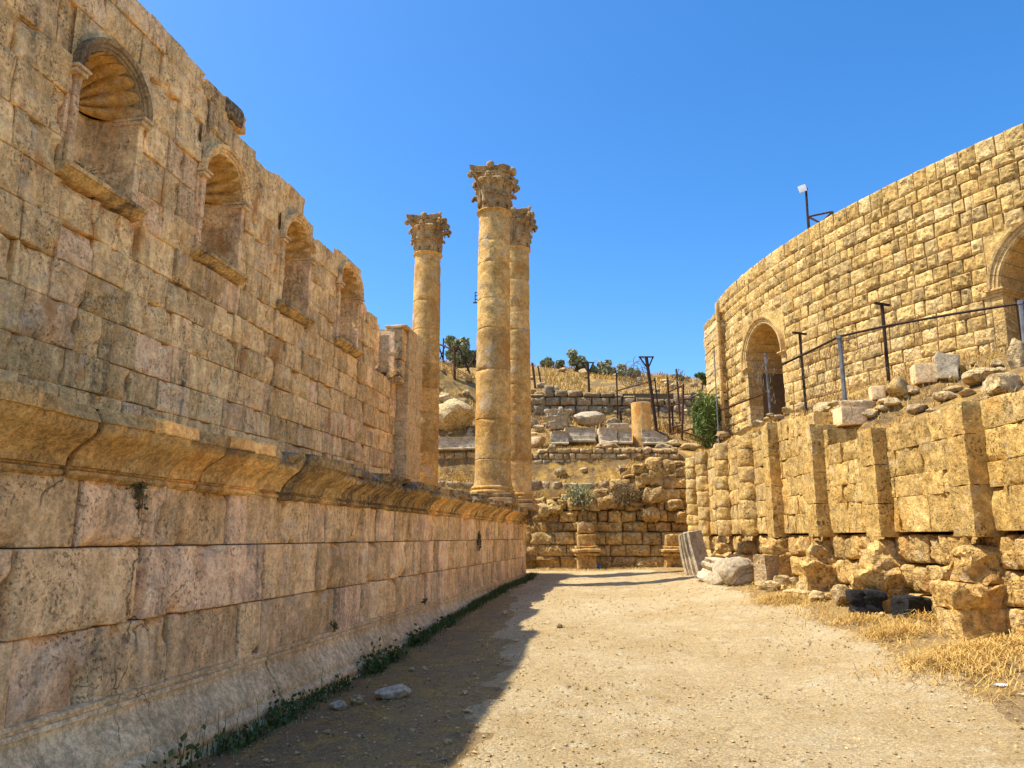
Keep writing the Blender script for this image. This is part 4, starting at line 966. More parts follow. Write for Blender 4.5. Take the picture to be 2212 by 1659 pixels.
# foot of the end wall
loose('boulder', 'grey rock in the straw at the foot of the end wall', 'rock', 1353, 1226, 62, 28, 'rubble', lo=20, hi=27.6, seed=40)
loose('boulder', 'small white stone right of the grey rock at the end wall', 'rock', 1383, 1224, 20, 10, 'rock', lo=20, hi=27.6, seed=41)
def bag(name, label, cat, x, y, w, h, mat, seed, lo=3, hi=27):
    l, d, z = hit(x, y, lo, hi, ground_at); s = d/1690.; mb = MB(); p = np.array(W(l, d, z)); bm = bmesh.new(); bmesh.ops.create_icosphere(bm, subdivisions=4, radius=1)
    P = np.array([v.co[:] for v in bm.verts]); F = [[v.index for v in f.verts] for f in bm.faces]; bm.free(); P = P*(1+.35*np.abs(fbm(P*2.2+seed, 1, 4))[:, None]-.1)*np.array([w*s/2, w*s/2, h*s/2]); mb.add(P+p+np.array([0, 0, h*s*.4]), F3=F)
    tag(mb.build(name, M[mat], origin=tuple(p)), label, cat)
bag('plastic_bag', 'crumpled bright blue plastic bag at the foot of the end wall', 'litter', 1291, 1226, 13, 10, 'bluebag', 1, 18, 27.6)
bag('plastic_scrap', 'red plastic scrap among the weeds by the podium base', 'litter', 546, 1597, 11, 6, 'red', 2)
bag('paper_scrap', 'crumpled white paper on the straw below the right wall', 'litter', 2086, 1380, 26, 10, 'white', 3)
bag('paper_scrap', 'small white paper scrap among the weeds by the podium base', 'litter', 613, 1560, 10, 8, 'white', 4)
bag('paper_scrap', 'flat white scrap at the right edge of the gravel path', 'litter', 2165, 1487, 24, 6, 'white', 5)
# foreground, left of the path
loose('stone_slab', 'flat grey layered stone slab lying in the shade near the podium', 'rock', 853, 1516, 86, 34, 'marble', seed=50, chops=9, rough=.08, ang=.1, col=(.35, .3, .5))
loose('boulder', 'low half buried stone nearest the weeds, left of the flat slab', 'rock', 731, 1538, 44, 20, 'marble', seed=51, col=(.3, .3, .4))
loose('boulder', 'upright brownish stone just left of the flat slab', 'rock', 771, 1532, 34, 26, 'rock', seed=52, col=(.2, .3, .4))
loose('boulder', 'dark brown loose stone alone on the sunlit gravel path', 'rock', 1208, 1361, 15, 12, 'rubble', seed=53, col=(.0, .3, .9))
for i, (x, y, w, h) in enumerate([(1115, 1392, 13, 6), (1182, 1405, 8, 7), (1140, 1422, 9, 4), (918, 1453, 11, 10), (1002, 1503, 19, 12), (890, 1455, 15, 8), (966, 1543, 16, 7), (830, 1562, 12, 6), (708, 1585, 13, 8), (1010, 1549, 20, 10), (891, 1592, 12, 10), (776, 1597, 14, 9), (966, 1609, 22, 11), (1090, 1330, 15, 9), (1440, 1318, 6, 4), (1395, 1545, 9, 5), (1245, 1590, 8, 5), (1530, 1470, 8, 5), (1600, 1610, 9, 6), (1270, 1500, 8, 5), (1748, 1392, 9, 5), (1846, 1357, 10, 9), (640, 1640, 16, 9), (905, 1640, 12, 7), (1300, 1655, 9, 6)]):
    loose('loose_stone', 'small loose stone lying on the gravel', 'stone', x, y, w, h, 'rock', seed=60+i, chops=5, group='small loose stones scattered on the path', col=(U(.2, 1), U(0, .6), U(0, .6)))

# --- on the terrace above the right wall
TR_ = dict(lo=6.5, hi=24, zf=tz)
loose('cut_block', 'smooth pale square-cut block standing on the terrace rubble', 'stone block', 1998, 842, 44, 46, 'mould', kind='block', seed=70, dep=.5, r=.02, rough=.03, ang=-.3, col=(.9, .5, .1), **TR_)
loose('cut_block', 'split grey block with a broken top, right of the smooth square-cut block', 'stone block', 2048, 838, 50, 58, 'marble', kind='chop', chops=3, seed=71, dep=.5, ang=-.5, r=.03, col=(.4, .4, .6), roll=.2, **TR_)
loose('cut_block', 'small pale cut block propped at the edge of the terrace, under the tall fence post', 'stone block', 1896, 872, 30, 32, 'mould', kind='block', seed=72, dep=.4, r=.02, rough=.03, ang=-.3, col=(.8, .3, .2), **TR_)
loose('boulder', 'big rounded golden block behind the small propped cut block', 'rock', 1944, 882, 66, 56, 'ashlar', seed=73, chops=8, rough=.08, **TR_)
loose('boulder', 'long pale tilted slab on the terrace, right of the split grey block', 'rock', 2118, 838, 106, 44, 'rock', seed=74, chops=8, ang=.3, **TR_)
loose('boulder', 'upright pale boulder at the right edge, highest on the terrace', 'rock', 2200, 795, 46, 82, 'rock', seed=75, chops=8, **TR_)
loose('boulder', 'long low pale boulder overhanging the right wall, far right', 'rock', 2170, 868, 110, 52, 'rock', seed=76, chops=7, **TR_)
loose('boulder', 'pinkish rounded boulder on top of the right wall beside the grey fence post', 'rock', 1790, 890, 72, 34, 'rock', seed=77, col=(.5, 1, .1), chops=6, **TR_)
loose('boulder', 'pale boulder left of the pinkish rounded one', 'rock', 1735, 893, 40, 30, 'rock', seed=78, **TR_)
loose('cut_block', 'pale cut block sitting in a gap of the wall head between two pilasters', 'stone block', 1838, 953, 56, 40, 'mould', kind='block', seed=79, dep=.5, r=.02, rough=.03, col=(.8, .4, .3), **TR_)
loose('stone_block', 'rough low wall stub above the cut block on the wall head', 'stone block', 1845, 905, 80, 26, 'rubble', kind='block', seed=80, dep=.5, r=.06, rough=.12, **TR_)
k = 0
for x, y, w, h in [(1560, 958, 30, 14), (1600, 946, 36, 18), (1640, 928, 34, 20), (1680, 912, 30, 20), (1880, 925, 40, 22), (1930, 908, 44, 26), (1985, 895, 52, 30), (2040, 872, 54, 34), (2090, 860, 40, 26), (1968, 860, 36, 22), (2060, 852, 50, 26), (1905, 900, 30, 16), (2140, 825, 34, 20), (2155, 800, 30, 20), (1700, 890, 30, 16), (2020, 905, 30, 18), (1660, 905, 26, 14), (1620, 920, 22, 12)]:
    loose('rubble_stone', 'rough golden rubble stone lying on the terrace edge above the right wall', 'rock', x, y, w, h, 'rock' if k % 3 else 'rubble', seed=90+k, group='rubble stones on the terrace edge', col=(U(.2, 1), U(0, .7), U(0, .6)), **TR_); k += 1

for i in range(46):
    x = U(1560, 2205); y = np.interp(x, [1560, 1700, 1900, 2000, 2210], [945, 885, 850, 815, 770])+U(0, 1)*np.interp(x, [1560, 1700, 1900, 2210], [15, 25, 70, 100]); w = U(10, 34)
    loose('rubble_stone', 'rough golden rubble stone lying on the terrace edge above the right wall', 'rock', x, y, w, w*U(.4, .75), 'rock' if i % 3 else 'ashlar', seed=600+i, group='rubble stones on the terrace edge', col=(U(.2, 1), U(0, .7), U(0, .6)), ang=U(0, 3), chops=9, **TR_)

# --- low walls and fragments beyond the end wall
lw = thing('terrace_wall', 'low dry-stone terrace wall of small pale blocks below the fallen carved stones', 'stone wall', W(2, 29.35, 4))
mb = MB(); courses(mb, lambda u, v, h: Wn(u, 29.38-h, v), [3.9, 4.12, 4.34, 4.6, 4.84, 5.06], -6.5, 6.4, .22, .6, res=.06, bev=.05, rough=.03, bulge=.03, bw=.1, gap=.012, chip=.06, tilt=.12, wob=.02, depth=.4, top=lambda l: 5.05 if l > .8 else 4.88, jit=.03)
mb.build('masonry', M['rock'], lw); mb = MB(); box(mb, W(0, 30.0, 4.1), (12.8, .5, .8), yawax(YAW)); mb.build('core', M['core'], lw)
lw = thing('stone_step', 'lowest rough stone step on top of the end wall, under the terrace wall', 'stone wall', W(2, 28.6, 3.2))
mb = MB(); courses(mb, lambda u, v, h: Wn(u, 28.62-h, v), [3.05, 3.36, 3.74], -6.5, 3.9, .3, .8, res=.07, bev=.06, rough=.04, bulge=.04, bw=.1, gap=.012, chip=.08, tilt=.08, depth=.4, top=lambda l: 3.72, jit=.06)
mb.build('masonry', M['rubble'], lw)
hr = thing('hill_wall', 'dark ruined wall of rough blocks across the hillside behind the column stump', 'ruined wall', W(6, 39.3, 8))
mb = MB(); courses(mb, lambda u, v, h: Wn(u, 39.3-h+.04*u, v), [7.0, 7.5, 7.95, 8.4, 8.85, 9.3, 9.8], .6, 13.5, .4, 1.0, res=.11, bev=.08, rough=.06, bulge=.06, bw=.15, gap=.02, chip=.16, tilt=.2, depth=.6, top=lambda l: float(np.interp(l, [.6, 2, 4, 6, 8, 11, 13.5], [8.9, 9.35, 9.3, 9.0, 8.95, 8.9, 8.8])), jit=.18, colf=lambda u, v: (U(0, .4), U(0, .4), U(.4, 1)))
mb.build('masonry', M['rubble'], hr); mb = MB(); box(mb, W(7, 40.1, 8.0), (13, .5, 2.2), yawax(YAW)); mb.build('core', M['core'], hr)
HT = dict(lo=28.7, hi=48, zf=tz)
carved('entablature_block', 'pale architrave block with a rounded broken top, left of the row of carved blocks', 1252, 966, 1.28, .66, .6, epist, seed=1, tilt=-.18, ang=.1, mat='marble', **HT)
carved('entablature_block', 'grey architrave block with bead rows, second in the row of carved blocks', 1313, 967, .78, .66, .6, epist, seed=2, ang=.05, **HT)
carved('entablature_block', 'narrow grey architrave block touching the column stump', 1350, 966, .58, .64, .6, epist, seed=3, ang=-.1, **HT)
o = carved('entablature_block', 'architrave block with a slanting broken end in front of the column stump', 1412, 967, 1.06, .64, .55, epist, seed=4, ang=0, **HT)
for v in o.data.vertices:                  # the broken end
    c = Vector((RT[0], RT[1], 0)).dot(v.co); top = .72-max(0, c+.12)*.62
    if v.co.z > top: v.co.z = top
carved('entablature_block', 'grey architrave block with bead rows on a plinth, seen between the columns', 970, 986, 1.36, .5, .6, epist, seed=6, ang=.05, **HT)
carved('entablature_block', 'short slanted architrave block right beside the longer one between the columns', 1018, 984, .5, .5, .6, epist, seed=7, ang=-.1, **HT)
carved('moulded_block', 'moulded pedestal block under the fallen carved capital', 1208, 967, .74, .58, .7, epist, seed=8, **HT)
loose('stone_block', 'flat pale block lying behind the row of carved blocks', 'stone block', 1334, 931, 46, 18, 'marble', kind='block', seed=120, dep=.5, r=.04, **HT)
# column stump
l, d, z = hit(1391, 965, 29.5, 33.5, tz); p = W(l, d+.42, z-.1); t = thing('column_stump', 'short smooth golden column stump standing among the carved blocks', 'column stump', p)
mb = MB(); zz_ = np.linspace(0, 2.0, 36); lathe(mb, [(.42+.02*(i == 0), v) for i, v in enumerate(zz_)]+[(.40, 2.015), (0, 2.02)], 56, col=(.7, .5, .2), fn=lambda T, z_, r: r+.006*fbm(np.stack([np.cos(T), np.sin(T), z_], -1), 3, 3)*(r > .1)); o = mb.build('drum', M['column']); o.parent = t
# fallen carved capital
l, d, z = hit(1208, 934, 30, 36, tz); p = W(l, d+.3, z+.15); t = thing('fallen_capital', 'fallen Corinthian capital with carved acanthus leaves on the hillside terrace', 'capital', p); capital(t, 0, .44, .85, skip=(0, 1, 2, 3), seed=5, rot=.3, mat='marble')
loose('carved_boulder', 'large pale carved frieze fragment right of the fallen capital', 'carved block', 1272, 926, 78, 36, 'marble', seed=121, chops=6, rough=.14, **HT)
loose('boulder', 'huge white weathered boulder seen between the columns', 'rock', 976, 960, 112, 78, 'rock', seed=122, chops=6, rough=.14, dep=2., col=(1, .1, .5), **HT)
for i, (x, y, w, h, lab) in enumerate([(1158, 969, 52, 34, 'carved dark and white stone at the left of the terrace, beside the nearer columns'), (1164, 936, 34, 22, 'rounded brown stone above the carved dark and white stone'), (1146, 925, 40, 34, 'pale block stacked high beside the rear column'), (1166, 905, 44, 36, 'pale boulder left of the fallen capital'), (1140, 905, 36, 40, 'grey boulder touching the rear column, left of the fallen capital'),
        (1175, 886, 44, 24, 'flat-topped brown boulder above the fallen capital'), (1214, 884, 30, 26, 'rounded dark boulder right of the flat-topped brown one'), (1156, 880, 20, 14, 'small pale stone left of the flat-topped brown boulder'), (1250, 884, 46, 14, 'row of low pale stones under the hill wall'), (960, 880, 38, 24, 'grey boulder above the huge white one, left'), (996, 878, 44, 18, 'flat grey rock above the huge white boulder, right'),
        (1192, 1012, 24, 20, 'round stone standing on the step below the terrace wall'), (1316, 1008, 58, 20, 'long rounded stone on the slope below the terrace wall'), (1210, 1034, 28, 26, 'blocky stone on the lowest step of the end wall'), (1392, 966, 10, 8, 'tiny stone at the foot of the column stump'), (1455, 968, 40, 18, 'flat pale stone on the ledge right of the slanting block'), (1430, 978, 52, 24, 'pale boulder on the wall head at the far corner'), (1490, 974, 60, 20, 'long pale stones capping the far corner of the walls')]):
    loose('boulder', lab, 'rock', x, y, w, h, 'rock' if i % 2 else 'rubble', seed=130+i, **HT)
k = 0
for x, y in [(U(940, 1540), U(815, 960)) for _ in range(70)]+[(945, 845), (1010, 835), (1215, 805), (1260, 812), (1285, 800), (1380, 828), (1420, 850), (1455, 840), (1500, 838), (1525, 850), (1150, 850), (1185, 870), (1300, 905), (1330, 900), (1440, 900), (1480, 905), (1505, 880), (1520, 900), (1460, 935), (1360, 905), (1245, 870), (1230, 895), (1310, 880), (1195, 850), (1350, 880), (1400, 940), (1340, 1030), (1260, 1025), (1400, 1015), (1440, 830), (1330, 815), (1480, 825), (1510, 955), (1540, 955), (955, 865), (1000, 890)]:
    w = U(10, 30); loose('hill_stone', 'rough pale stone lying in the dry grass of the hillside', 'rock', x, y, w, w*U(.45, .8), 'rock' if k % 2 else 'rubble', seed=160+k, group='loose stones on the hillside', chops=6, sink=.2, **dict(HT, hi=58)); k += 1
# ------------------------------------------------------------------ fences, mast, antenna
def P3(x, y, d): l, d, z = at(x, y, d); return np.array(W(l, d, z))
def coil(mb, a, b, rad, turns, r=.009, jit=.25, seed=0):
    a, b = np.asarray(a, float), np.asarray(b, float); n = int(turns*14); t = np.linspace(0, 1, n); ax = (b-a)/np.linalg.norm(b-a); s = np.cross(ax, (0, 0, 1)); s /= np.linalg.norm(s)
    q = np.stack([t*5, 0*t+seed, 0*t], -1); R_ = rad*(1+jit*vn(q*2)); th = t*turns*2*math.pi+1.2*vn(q*1.3+5); sag = -.25*np.sin(math.pi*t)
    pts = a+(b-a)*t[:, None]+s*(R_*np.cos(th))[:, None]+np.array([0, 0, 1])*(R_*np.sin(th)+sag+.1*vn(q+3))[:, None]; tube(mb, pts, r, 4, col=(.4, .4, .4))
tf = thing('wire_fence', 'chain-link fence with steel posts and a black top rail along the terrace below the theatre', 'fence', W(8, 18, 4.8))
FP = [(1653, 765, 893, 21.5, .032, 'galv', 0), (1727, 720, 868, 19.6, .035, 'galv', 1), (1813, 727, 880, 17.2, .05, 'galv', 0), (1905, 657, 830, 17.0, .04, 'galv', 1), (2205, 652, 742, 14.6, .05, 'galv', 0)]
tops = []
for x, yt, yb, d, r, mt, cap in FP:
    a = P3(x, yt, d); l_, d_, _ = at(x+(yb-yt)*.09, yb, d); zb = min(tz(l_, d_)-.1, P3(x, yb, d)[2]); bpt = np.array(W(l_, d_, zb)); tops.append((a, bpt)); mb = MB(); tube(mb, [bpt, bpt*.5+a*.5, a], r, 8)
    if cap: box(mb, a, (.46, .05, .05), yawax(YAW+.4))
    else: tube(mb, [a-np.array([0, 0, .05]), a+np.array([0, 0, .03])], r*1.3, 8)
    mb.build('post', M['galv'] if not cap else M['iron'], tf)
RP = [P3(1690, 788, 19.6), P3(1727, 770, 19.6), P3(1813, 727, 17.2), P3(1905, 706, 16.9), P3(2060, 678, 15.7), P3(2205, 655, 14.6), P3(2330, 632, 13.8)]
mb = MB(); tube(mb, RP, .028, 6); mb.build('top_rail', M['iron'], tf)
mb = MB()
for (a, b) in zip(RP[1:-1], RP[2:]):      # woven wire between rail and ground
    def base(p):
        l = p@RT; d = p@FW; return np.array([p[0], p[1], tz(l, d)-.05])
    a0, b0 = base(a), base(b); n = int(np.linalg.norm(b-a)/.085); hh = 1.0
    def pt(s, t): return (a0*(1-s)+b0*s)*(1-t)+(a*(1-s)+b*s)*t
    asp = np.linalg.norm(a-a0)/np.linalg.norm(b-a)
    for i in range(-int(n*asp)-1, n+1, 2):
        for sg in (1, -1):
            s0 = i/n; seg = []
            for k_ in np.linspace(0, 1, 7):
                s = s0+asp*k_ if sg > 0 else s0+asp*(1-k_)
                if 0 <= s <= 1: seg.append(pt(s, k_))
            if len(seg) > 1: tube(mb, seg, .0035, 3)
mb.build('wire_mesh', M['wire'], tf)
mb = MB(); coil(mb, P3(1628, 800, 21.6), P3(1668, 790, 21.3), .34, 5, .010, seed=1); mb.build('barbed_coil', M['wire'], tf); mb = MB(); coil(mb, P3(1655, 815, 21.4), P3(1672, 850, 21.3), .2, 3, .010, seed=2); mb.build('barbed_coil', M['wire'], tf); mb = MB(); coil(mb, P3(1915, 668, 17), P3(2010, 690, 16.4), .22, 3, .007, seed=3); mb.build('barbed_coil', M['wire'], tf); mb = MB(); coil(mb, P3(1830, 745, 17.2), P3(1900, 720, 17), .18, 3, .006, seed=5); mb.build('barbed_coil', M['wire'], tf)

hf = thing('hill_fence', 'rusty iron fence with leaning posts, pipe rails and barbed wire coils on the hillside', 'fence', W(5, 34, 6))
def hpost(par, x0, y0, x1, y1, r, mat, ytop=False, lo=29.2, hi=46, dtop=None):
    l, d, z = hit(x1, y1, lo, hi, tz); b = np.array(W(l, d, z-.25)); a = P3(x0, y0, d); mb = MB(); tube(mb, [b, (a+b)/2+np.array([.01, 0, 0]), a], r, 7)
    if ytop:
        ax = (a-b)/np.linalg.norm(a-b); s = RT; h = .55; w = .34; q = a-ax*h
        for k_ in (-1, 1): tube(mb, [q, a+s*w*k_*.9], .035, 6)
        tube(mb, [a-s*w, a+s*w], .035, 6)
    mb.build('post', M[mat], par); return a, b, d
y1 = hpost(hf, 1270, 783, 1274, 894, .062, 'iron', True); y2 = hpost(hf, 1396, 771, 1420, 935, .075, 'iron', True)
for args in [(1331.7, 806, 1334, 914, .04, 'iron'), (1414, 817, 1424, 905, .04, 'iron'), (1441.7, 815, 1447.5, 939, .05, 'rust'), (1460.7, 797.5, 1469, 911, .05, 'rust'), (1476, 830, 1472, 952, .05, 'rust'), (1497, 863, 1498.7, 939, .045, 'iron'), (1541, 830, 1539, 886, .05, 'rust'), (1551.6, 828, 1556, 906, .05, 'iron'),
             (1579, 856, 1584, 939, .06, 'iron'), (1519, 823, 1505, 911, .035, 'rust'), (1340, 888, 1341, 920, .06, 'iron'), (1451, 870, 1454, 935, .04, 'iron'), (1150, 784, 1157, 839, .06, 'rust'), (1162, 791, 1170, 832, .045, 'rust'), (1595, 845, 1600, 905, .05, 'rust'), (1608, 860, 1612, 900, .04, 'rust')]: hpost(hf, *args)
for x0, y0, x1, y1_, d in [(1331, 844.6, 1414, 821.5, 36.5), (1440, 849, 1476, 832, 34), (1474, 862, 1540, 863, 32.5), (1445, 878, 1474, 871, 33), (1447, 938, 1496, 926, 31), (1340, 883, 1367, 876, 34), (1414, 928, 1438, 940, 31), (1450, 924, 1474, 918, 31.5), (1480, 934, 1525, 950, 30.5), (1560, 885, 1650, 850, 25)]:
    mb = MB(); tube(mb, [P3(x0, y0, d), P3(x1, y1_, d)], .035, 6); mb.build('pipe_rail', M['rust'], hf)
mb = MB()
coil(mb, y1[0]+RT*.4, y2[0]-RT*.4-np.array([0, 0, .15]), .10, 5, .012, seed=11); coil(mb, y1[0]+RT*.35-np.array([0, 0, .1]), y2[0]-RT*.4-np.array([0, 0, .4]), .16, 4, .012, seed=12)
mb.build('barbed_coil', M['wire'], hf); mb = MB()
coil(mb, P3(1342, 812, 35), P3(1394, 788, 34), .42, 8, .013, seed=13); coil(mb, P3(1350, 815, 35), P3(1398, 800, 34), .3, 6, .012, seed=14); mb.build('barbed_coil', M['wire'], hf); mb = MB(); coil(mb, P3(1462, 805, 34), P3(1478, 815, 34), .35, 4, .012, seed=15); mb.build('barbed_coil', M['wire'], hf); mb = MB()
for a, b, dd_ in (((1342, 818), (1400, 828), 35), ((1400, 822), (1440, 828), 35), ((1446, 822), (1462, 805), 34), ((1160, 830), (1232, 862), 38)):
    for o_ in (0, 6, 12): tube(mb, [P3(a[0], a[1]+o_, dd_), P3((a[0]+b[0])/2, (a[1]+b[1])/2+o_+5, dd_), P3(b[0], b[1]+o_, dd_)], .008, 4)
mb.build('strand_wires', M['wire'], hf)
lf = thing('leaning_fence', 'broken rusty fence with crossed leaning posts beside the olive tree, seen between the columns', 'fence', W(-3, 40, 9))
for args in [(958, 731, 957.5, 779, .05, 'iron'), (981.8, 750.5, 981.8, 822, .075, 'rust'), (989, 748, 1022, 814, .06, 'iron'), (1024, 773, 1003, 802, .05, 'rust'), (943, 735, 962, 780, .05, 'iron'), (962, 745, 945, 778, .04, 'iron')]: hpost(lf, *args, lo=34, hi=50)
mb = MB(); tube(mb, [P3(940, 740, 41), P3(995, 762, 40)], .05, 6); mb.build('pipe_rail', M['rust'], lf); mb = MB(); tube(mb, [P3(948, 772, 40), P3(1022, 818, 38)], .02, 5); mb.build('pipe_rail', M['rust'], lf); mb = MB(); tube(mb, [P3(955, 780, 39.5), P3(1022, 822, 38)], .02, 5); mb.build('pipe_rail', M['rust'], lf)

# antenna on the theatre
mp = np.array(W(*at(1746, 495, 24.9)[:2], 11.9)); t = thing('antenna_mast', 'dark mast with a white square panel antenna and rusty bracket standing on the theatre wall', 'antenna', tuple(mp)); tp = P3(1741, 408, 24.95)
mb = MB(); tube(mb, [mp-np.array([0, 0, .3]), mp*.5+tp*.5, tp], .04, 8); tube(mb, [tp-np.array([0, 0, .05]), tp+np.array([0, 0, .02])], .06, 8); mb.build('mast', M['iron'], t)
mb = MB(); sblock(mb, tp-RT*.13-FW*.02, (.26, .05, .25), yawax(YAW-.35, 0, -.25), r=.015, n=4, rough=0); mb.build('panel', M['white'], t)
mb = MB(); a, b = P3(1746, 468, 24.9), P3(1798, 457, 24.4); a2 = a+np.array([0, 0, -.38]); mid = P3(1773, 482, 24.6)
for p, q in ((a, b), (a, mid), (b, mid), (a, a2-np.array([0, 0, .15])), (b, b-np.array([0, 0, .4]))): tube(mb, [p, q], .035, 4)
mb.build('bracket', M['rust'], t)
# thin pole at the theatre's end
l, d, z = at(1550, 905, 31.2); zt_ = at(1550, 745, 31.2)[2]; mb = MB(); tube(mb, [W(l, d, z-1.5), W(l, d, zt_)], .025, 6); tag(mb.build('thin_pole', M['galv'], origin=W(l, d, z)), 'thin grey pole standing against the left end of the theatre wall', 'pole')
# floodlight mast hidden behind the columns, with its service platform showing
l, d, _ = at(1062, 640, 46); zb = tz(l, d); t = thing('floodlight_mast', 'steel mast behind the nearest column, its small caged platform poking out to the left', 'mast', W(l, d, zb-.2)); top = at(1062, 628, 46)[2]
mb = MB(); tube(mb, [W(l, d, zb-.3), W(l, d, top)], .12, 10); mb.build('mast', M['iron'], t)
mb = MB(); a = P3(1022, 654, 46); b = np.array(W(l, d, a[2]))
tube(mb, [a, b], .05, 5)
for k_ in (0, .22, .45, .68): tube(mb, [a+np.array([0, 0, k_])+RT*.12*(k_ > 0), np.array([b[0], b[1], a[2]+k_])], .03, 5)
for k_ in (.12, .6): tube(mb, [a+RT*k_, a+RT*k_+np.array([0, 0, .68])], .03, 5)
mb.build('platform', M['iron'], t)
mb = MB(); a = P3(1134.5, 668, 46); tube(mb, [a, P3(1134.5, 712, 46)], .06, 6); tube(mb, [a, np.array(W(l, d, a[2]))], .05, 6); mb.build('lamp_arm', M['iron'], t)

# ------------------------------------------------------------------ plants
def leaf_cloud(mb, pts, size, seed, up=.3, wr=.32):
    rs = np.random.RandomState(seed); n = len(pts); a = rs.normal(size=(n, 3)); a[:, 2] += up; a /= np.linalg.norm(a, axis=1, keepdims=True); b = np.cross(a, rs.normal(size=(n, 3))); b /= np.linalg.norm(b, axis=1, keepdims=True)
    s = size*rs.uniform(.6, 1.4, (n, 1)); w = s*wr; V = np.stack([pts-a*s*.5, pts+b*w, pts+a*s*.5, pts-b*w], 1).reshape(-1, 3); F = np.arange(4*n).reshape(n, 4)
    c = np.repeat(np.clip(rs.normal(.45, .28, n), 0, 1), 4); mb.add(V, F, col=np.stack([c, c, c], -1))
def tree(name, label, l, d, z, hgt, wid, seed, mat='olive', n=1500, cat='tree', group=None, leaf=.13, trunk=.28):
    p = np.array(W(l, d, z)); t = thing(name, label, cat, tuple(p), group); rs = np.random.RandomState(seed); tb = p+np.array([0, 0, hgt*trunk]); mb = MB(); tube(mb, [p-np.array([0, 0, .2]), p*.5+tb*.5+np.array([.05, .02, 0]), tb], wid*.05+.02, 7, r1=wid*.03+.012)
    ends = []
    for k_ in range(9):
        a = rs.uniform(0, 6.28); rr_ = wid*.5*rs.uniform(.3, .95); e = p+np.array([math.cos(a)*rr_, math.sin(a)*rr_, hgt*(rs.uniform(.15, .9) if trunk < .1 else rs.uniform(.45, .95))]); ends.append(e); tube(mb, [tb-np.array([0, 0, .05]), (tb+e)/2+rs.normal(size=3)*.08*wid, e], wid*.022+.008, 5, r1=.006)
    mb.build('trunk', M['bark'], t); pts = []
    for e in ends:
        m_ = n//9; q = rs.normal(size=(m_, 3)); q /= np.linalg.norm(q, axis=1, keepdims=True); q *= rs.uniform(.2, 1, (m_, 1))**.5*np.array([wid*.22, wid*.22, hgt*.2])*rs.uniform(.7, 1.25); pts.append(e+q)
    q = np.concatenate(pts); q = q[q[:, 2] > p[2]+hgt*.02]; mb = MB(); leaf_cloud(mb, q, leaf, seed); mb.build('crown', M[mat], t)
for i, (x, yb, w, h, lab, dd_) in enumerate([(992, 792, 62, 64, 'largest grey-green olive tree on the bank, left, seen between the columns', (36, 50)), (1022, 792, 40, 42, 'smaller olive tree partly hidden by the nearest column', (36, 50)), (1184, 792, 34, 22, 'low dark shrub on the skyline right of the columns', (44, 60)), (1244, 803, 46, 42, 'rounded olive shrub on the skyline behind the left Y-topped post', (44, 60)), (1312, 812, 40, 30, 'double-crowned olive shrub in the middle of the skyline', (44, 60)), (1284, 808, 14, 22, 'tiny shrub just right of the left Y-topped post', (44, 60)), (1346, 817, 30, 26, 'small round shrub right of the double-crowned one on the skyline', (44, 60)), (1369, 821, 26, 26, 'shrub behind the barbed wire, left of the leaning Y-topped post', (44, 60)), (1470, 822, 40, 14, 'faint low shrub on the skyline between fence posts', (44, 60)), (1530, 832, 48, 24, 'bright green shrub on the skyline nearest the theatre', (40, 60)), (1212, 797, 22, 14, 'small shrub left of the rounded olive shrub', (44, 60))]):
    l, d, z = hit(x, yb, dd_[0], dd_[1], tz)
    if z > 13.5 or d > 56: d = min(d, 52); l = at(x, yb, d)[0]; z = tz(l, d)
    s = d/1690.; hh = max(.5, at(x, yb-h*1.0, d)[2]-z); tree('olive_tree' if h > 38 else 'shrub', lab, l, d, z, hh, w*s, 300+i, n=int(700+w*22), cat='tree' if h > 38 else 'shrub', leaf=.12+.002*h, mat='olive' if i != 9 else 'feather', trunk=.04)
def bush(name, label, x, y, w, h, lo, hi, zf, seed, mat, n, leaf, cat='bush', front=0.0, stems=60, p=None, droop=.2):
    if p is None: l, d, z = hit(x, y, lo, hi, zf); d -= front; p = np.array(W(l, d, z)); s = d/1690.
    else: s = 1.
    rs = np.random.RandomState(seed); t = thing(name, label, cat, tuple(p)); mb = MB(); tips = []
    for k_ in range(stems):
        a = rs.uniform(0, 6.28); e = np.array([math.cos(a)*rs.uniform(.1, .5)*w*s, math.sin(a)*rs.uniform(.1, .4)*w*s, h*s*rs.uniform(.25, 1)]); m_ = e*.5+np.array([0, 0, h*s*.2]); c = p+m_+rs.normal(size=3)*.05*w*s; e2 = p+e-np.array([0, 0, droop*h*s*rs.uniform(0, 1)]); tube(mb, [p+rs.normal(size=3)*np.array([.06, .06, 0])*w*s, c, e2], .007, 4, r1=.003, col=(rs.rand(),)*3); tips += [c*.5+e2*.5, e2, c]
    mb.build('stems', M['drybush'] if mat != 'feather' else M['feather'], t); tips = np.array(tips); q = tips[rs.randint(0, len(tips), n)]+rs.normal(size=(n, 3))*np.array([.09, .09, .08])*np.array([w*s, w*s, h*s]); mb = MB(); leaf_cloud(mb, q, leaf, seed, wr=.32 if mat != 'feather' else .07, up=.3 if mat != 'feather' else 1.2); mb.build('leaves', M[mat], t); return t
fp = lambda l, d: 3.0
bush('bush', 'green and brown bush hanging on the end wall, left of the dry one', 0, 0, 1.25, .95, 0, 0, None, 401, 'olive', 1300, .07, p=np.array(W(*at(1252, 1090, 27.75)[:2], at(1252, 1095, 27.75)[2])), stems=110, droop=.5)
bush('bush', 'dry brown bush clinging to the upper part of the end wall', 0, 0, 1.5, 1.0, 0, 0, None, 402, 'drybush', 1500, .06, p=np.array(W(*at(1350, 1090, 27.75)[:2], at(1350, 1092, 27.75)[2])), stems=150, droop=.6)
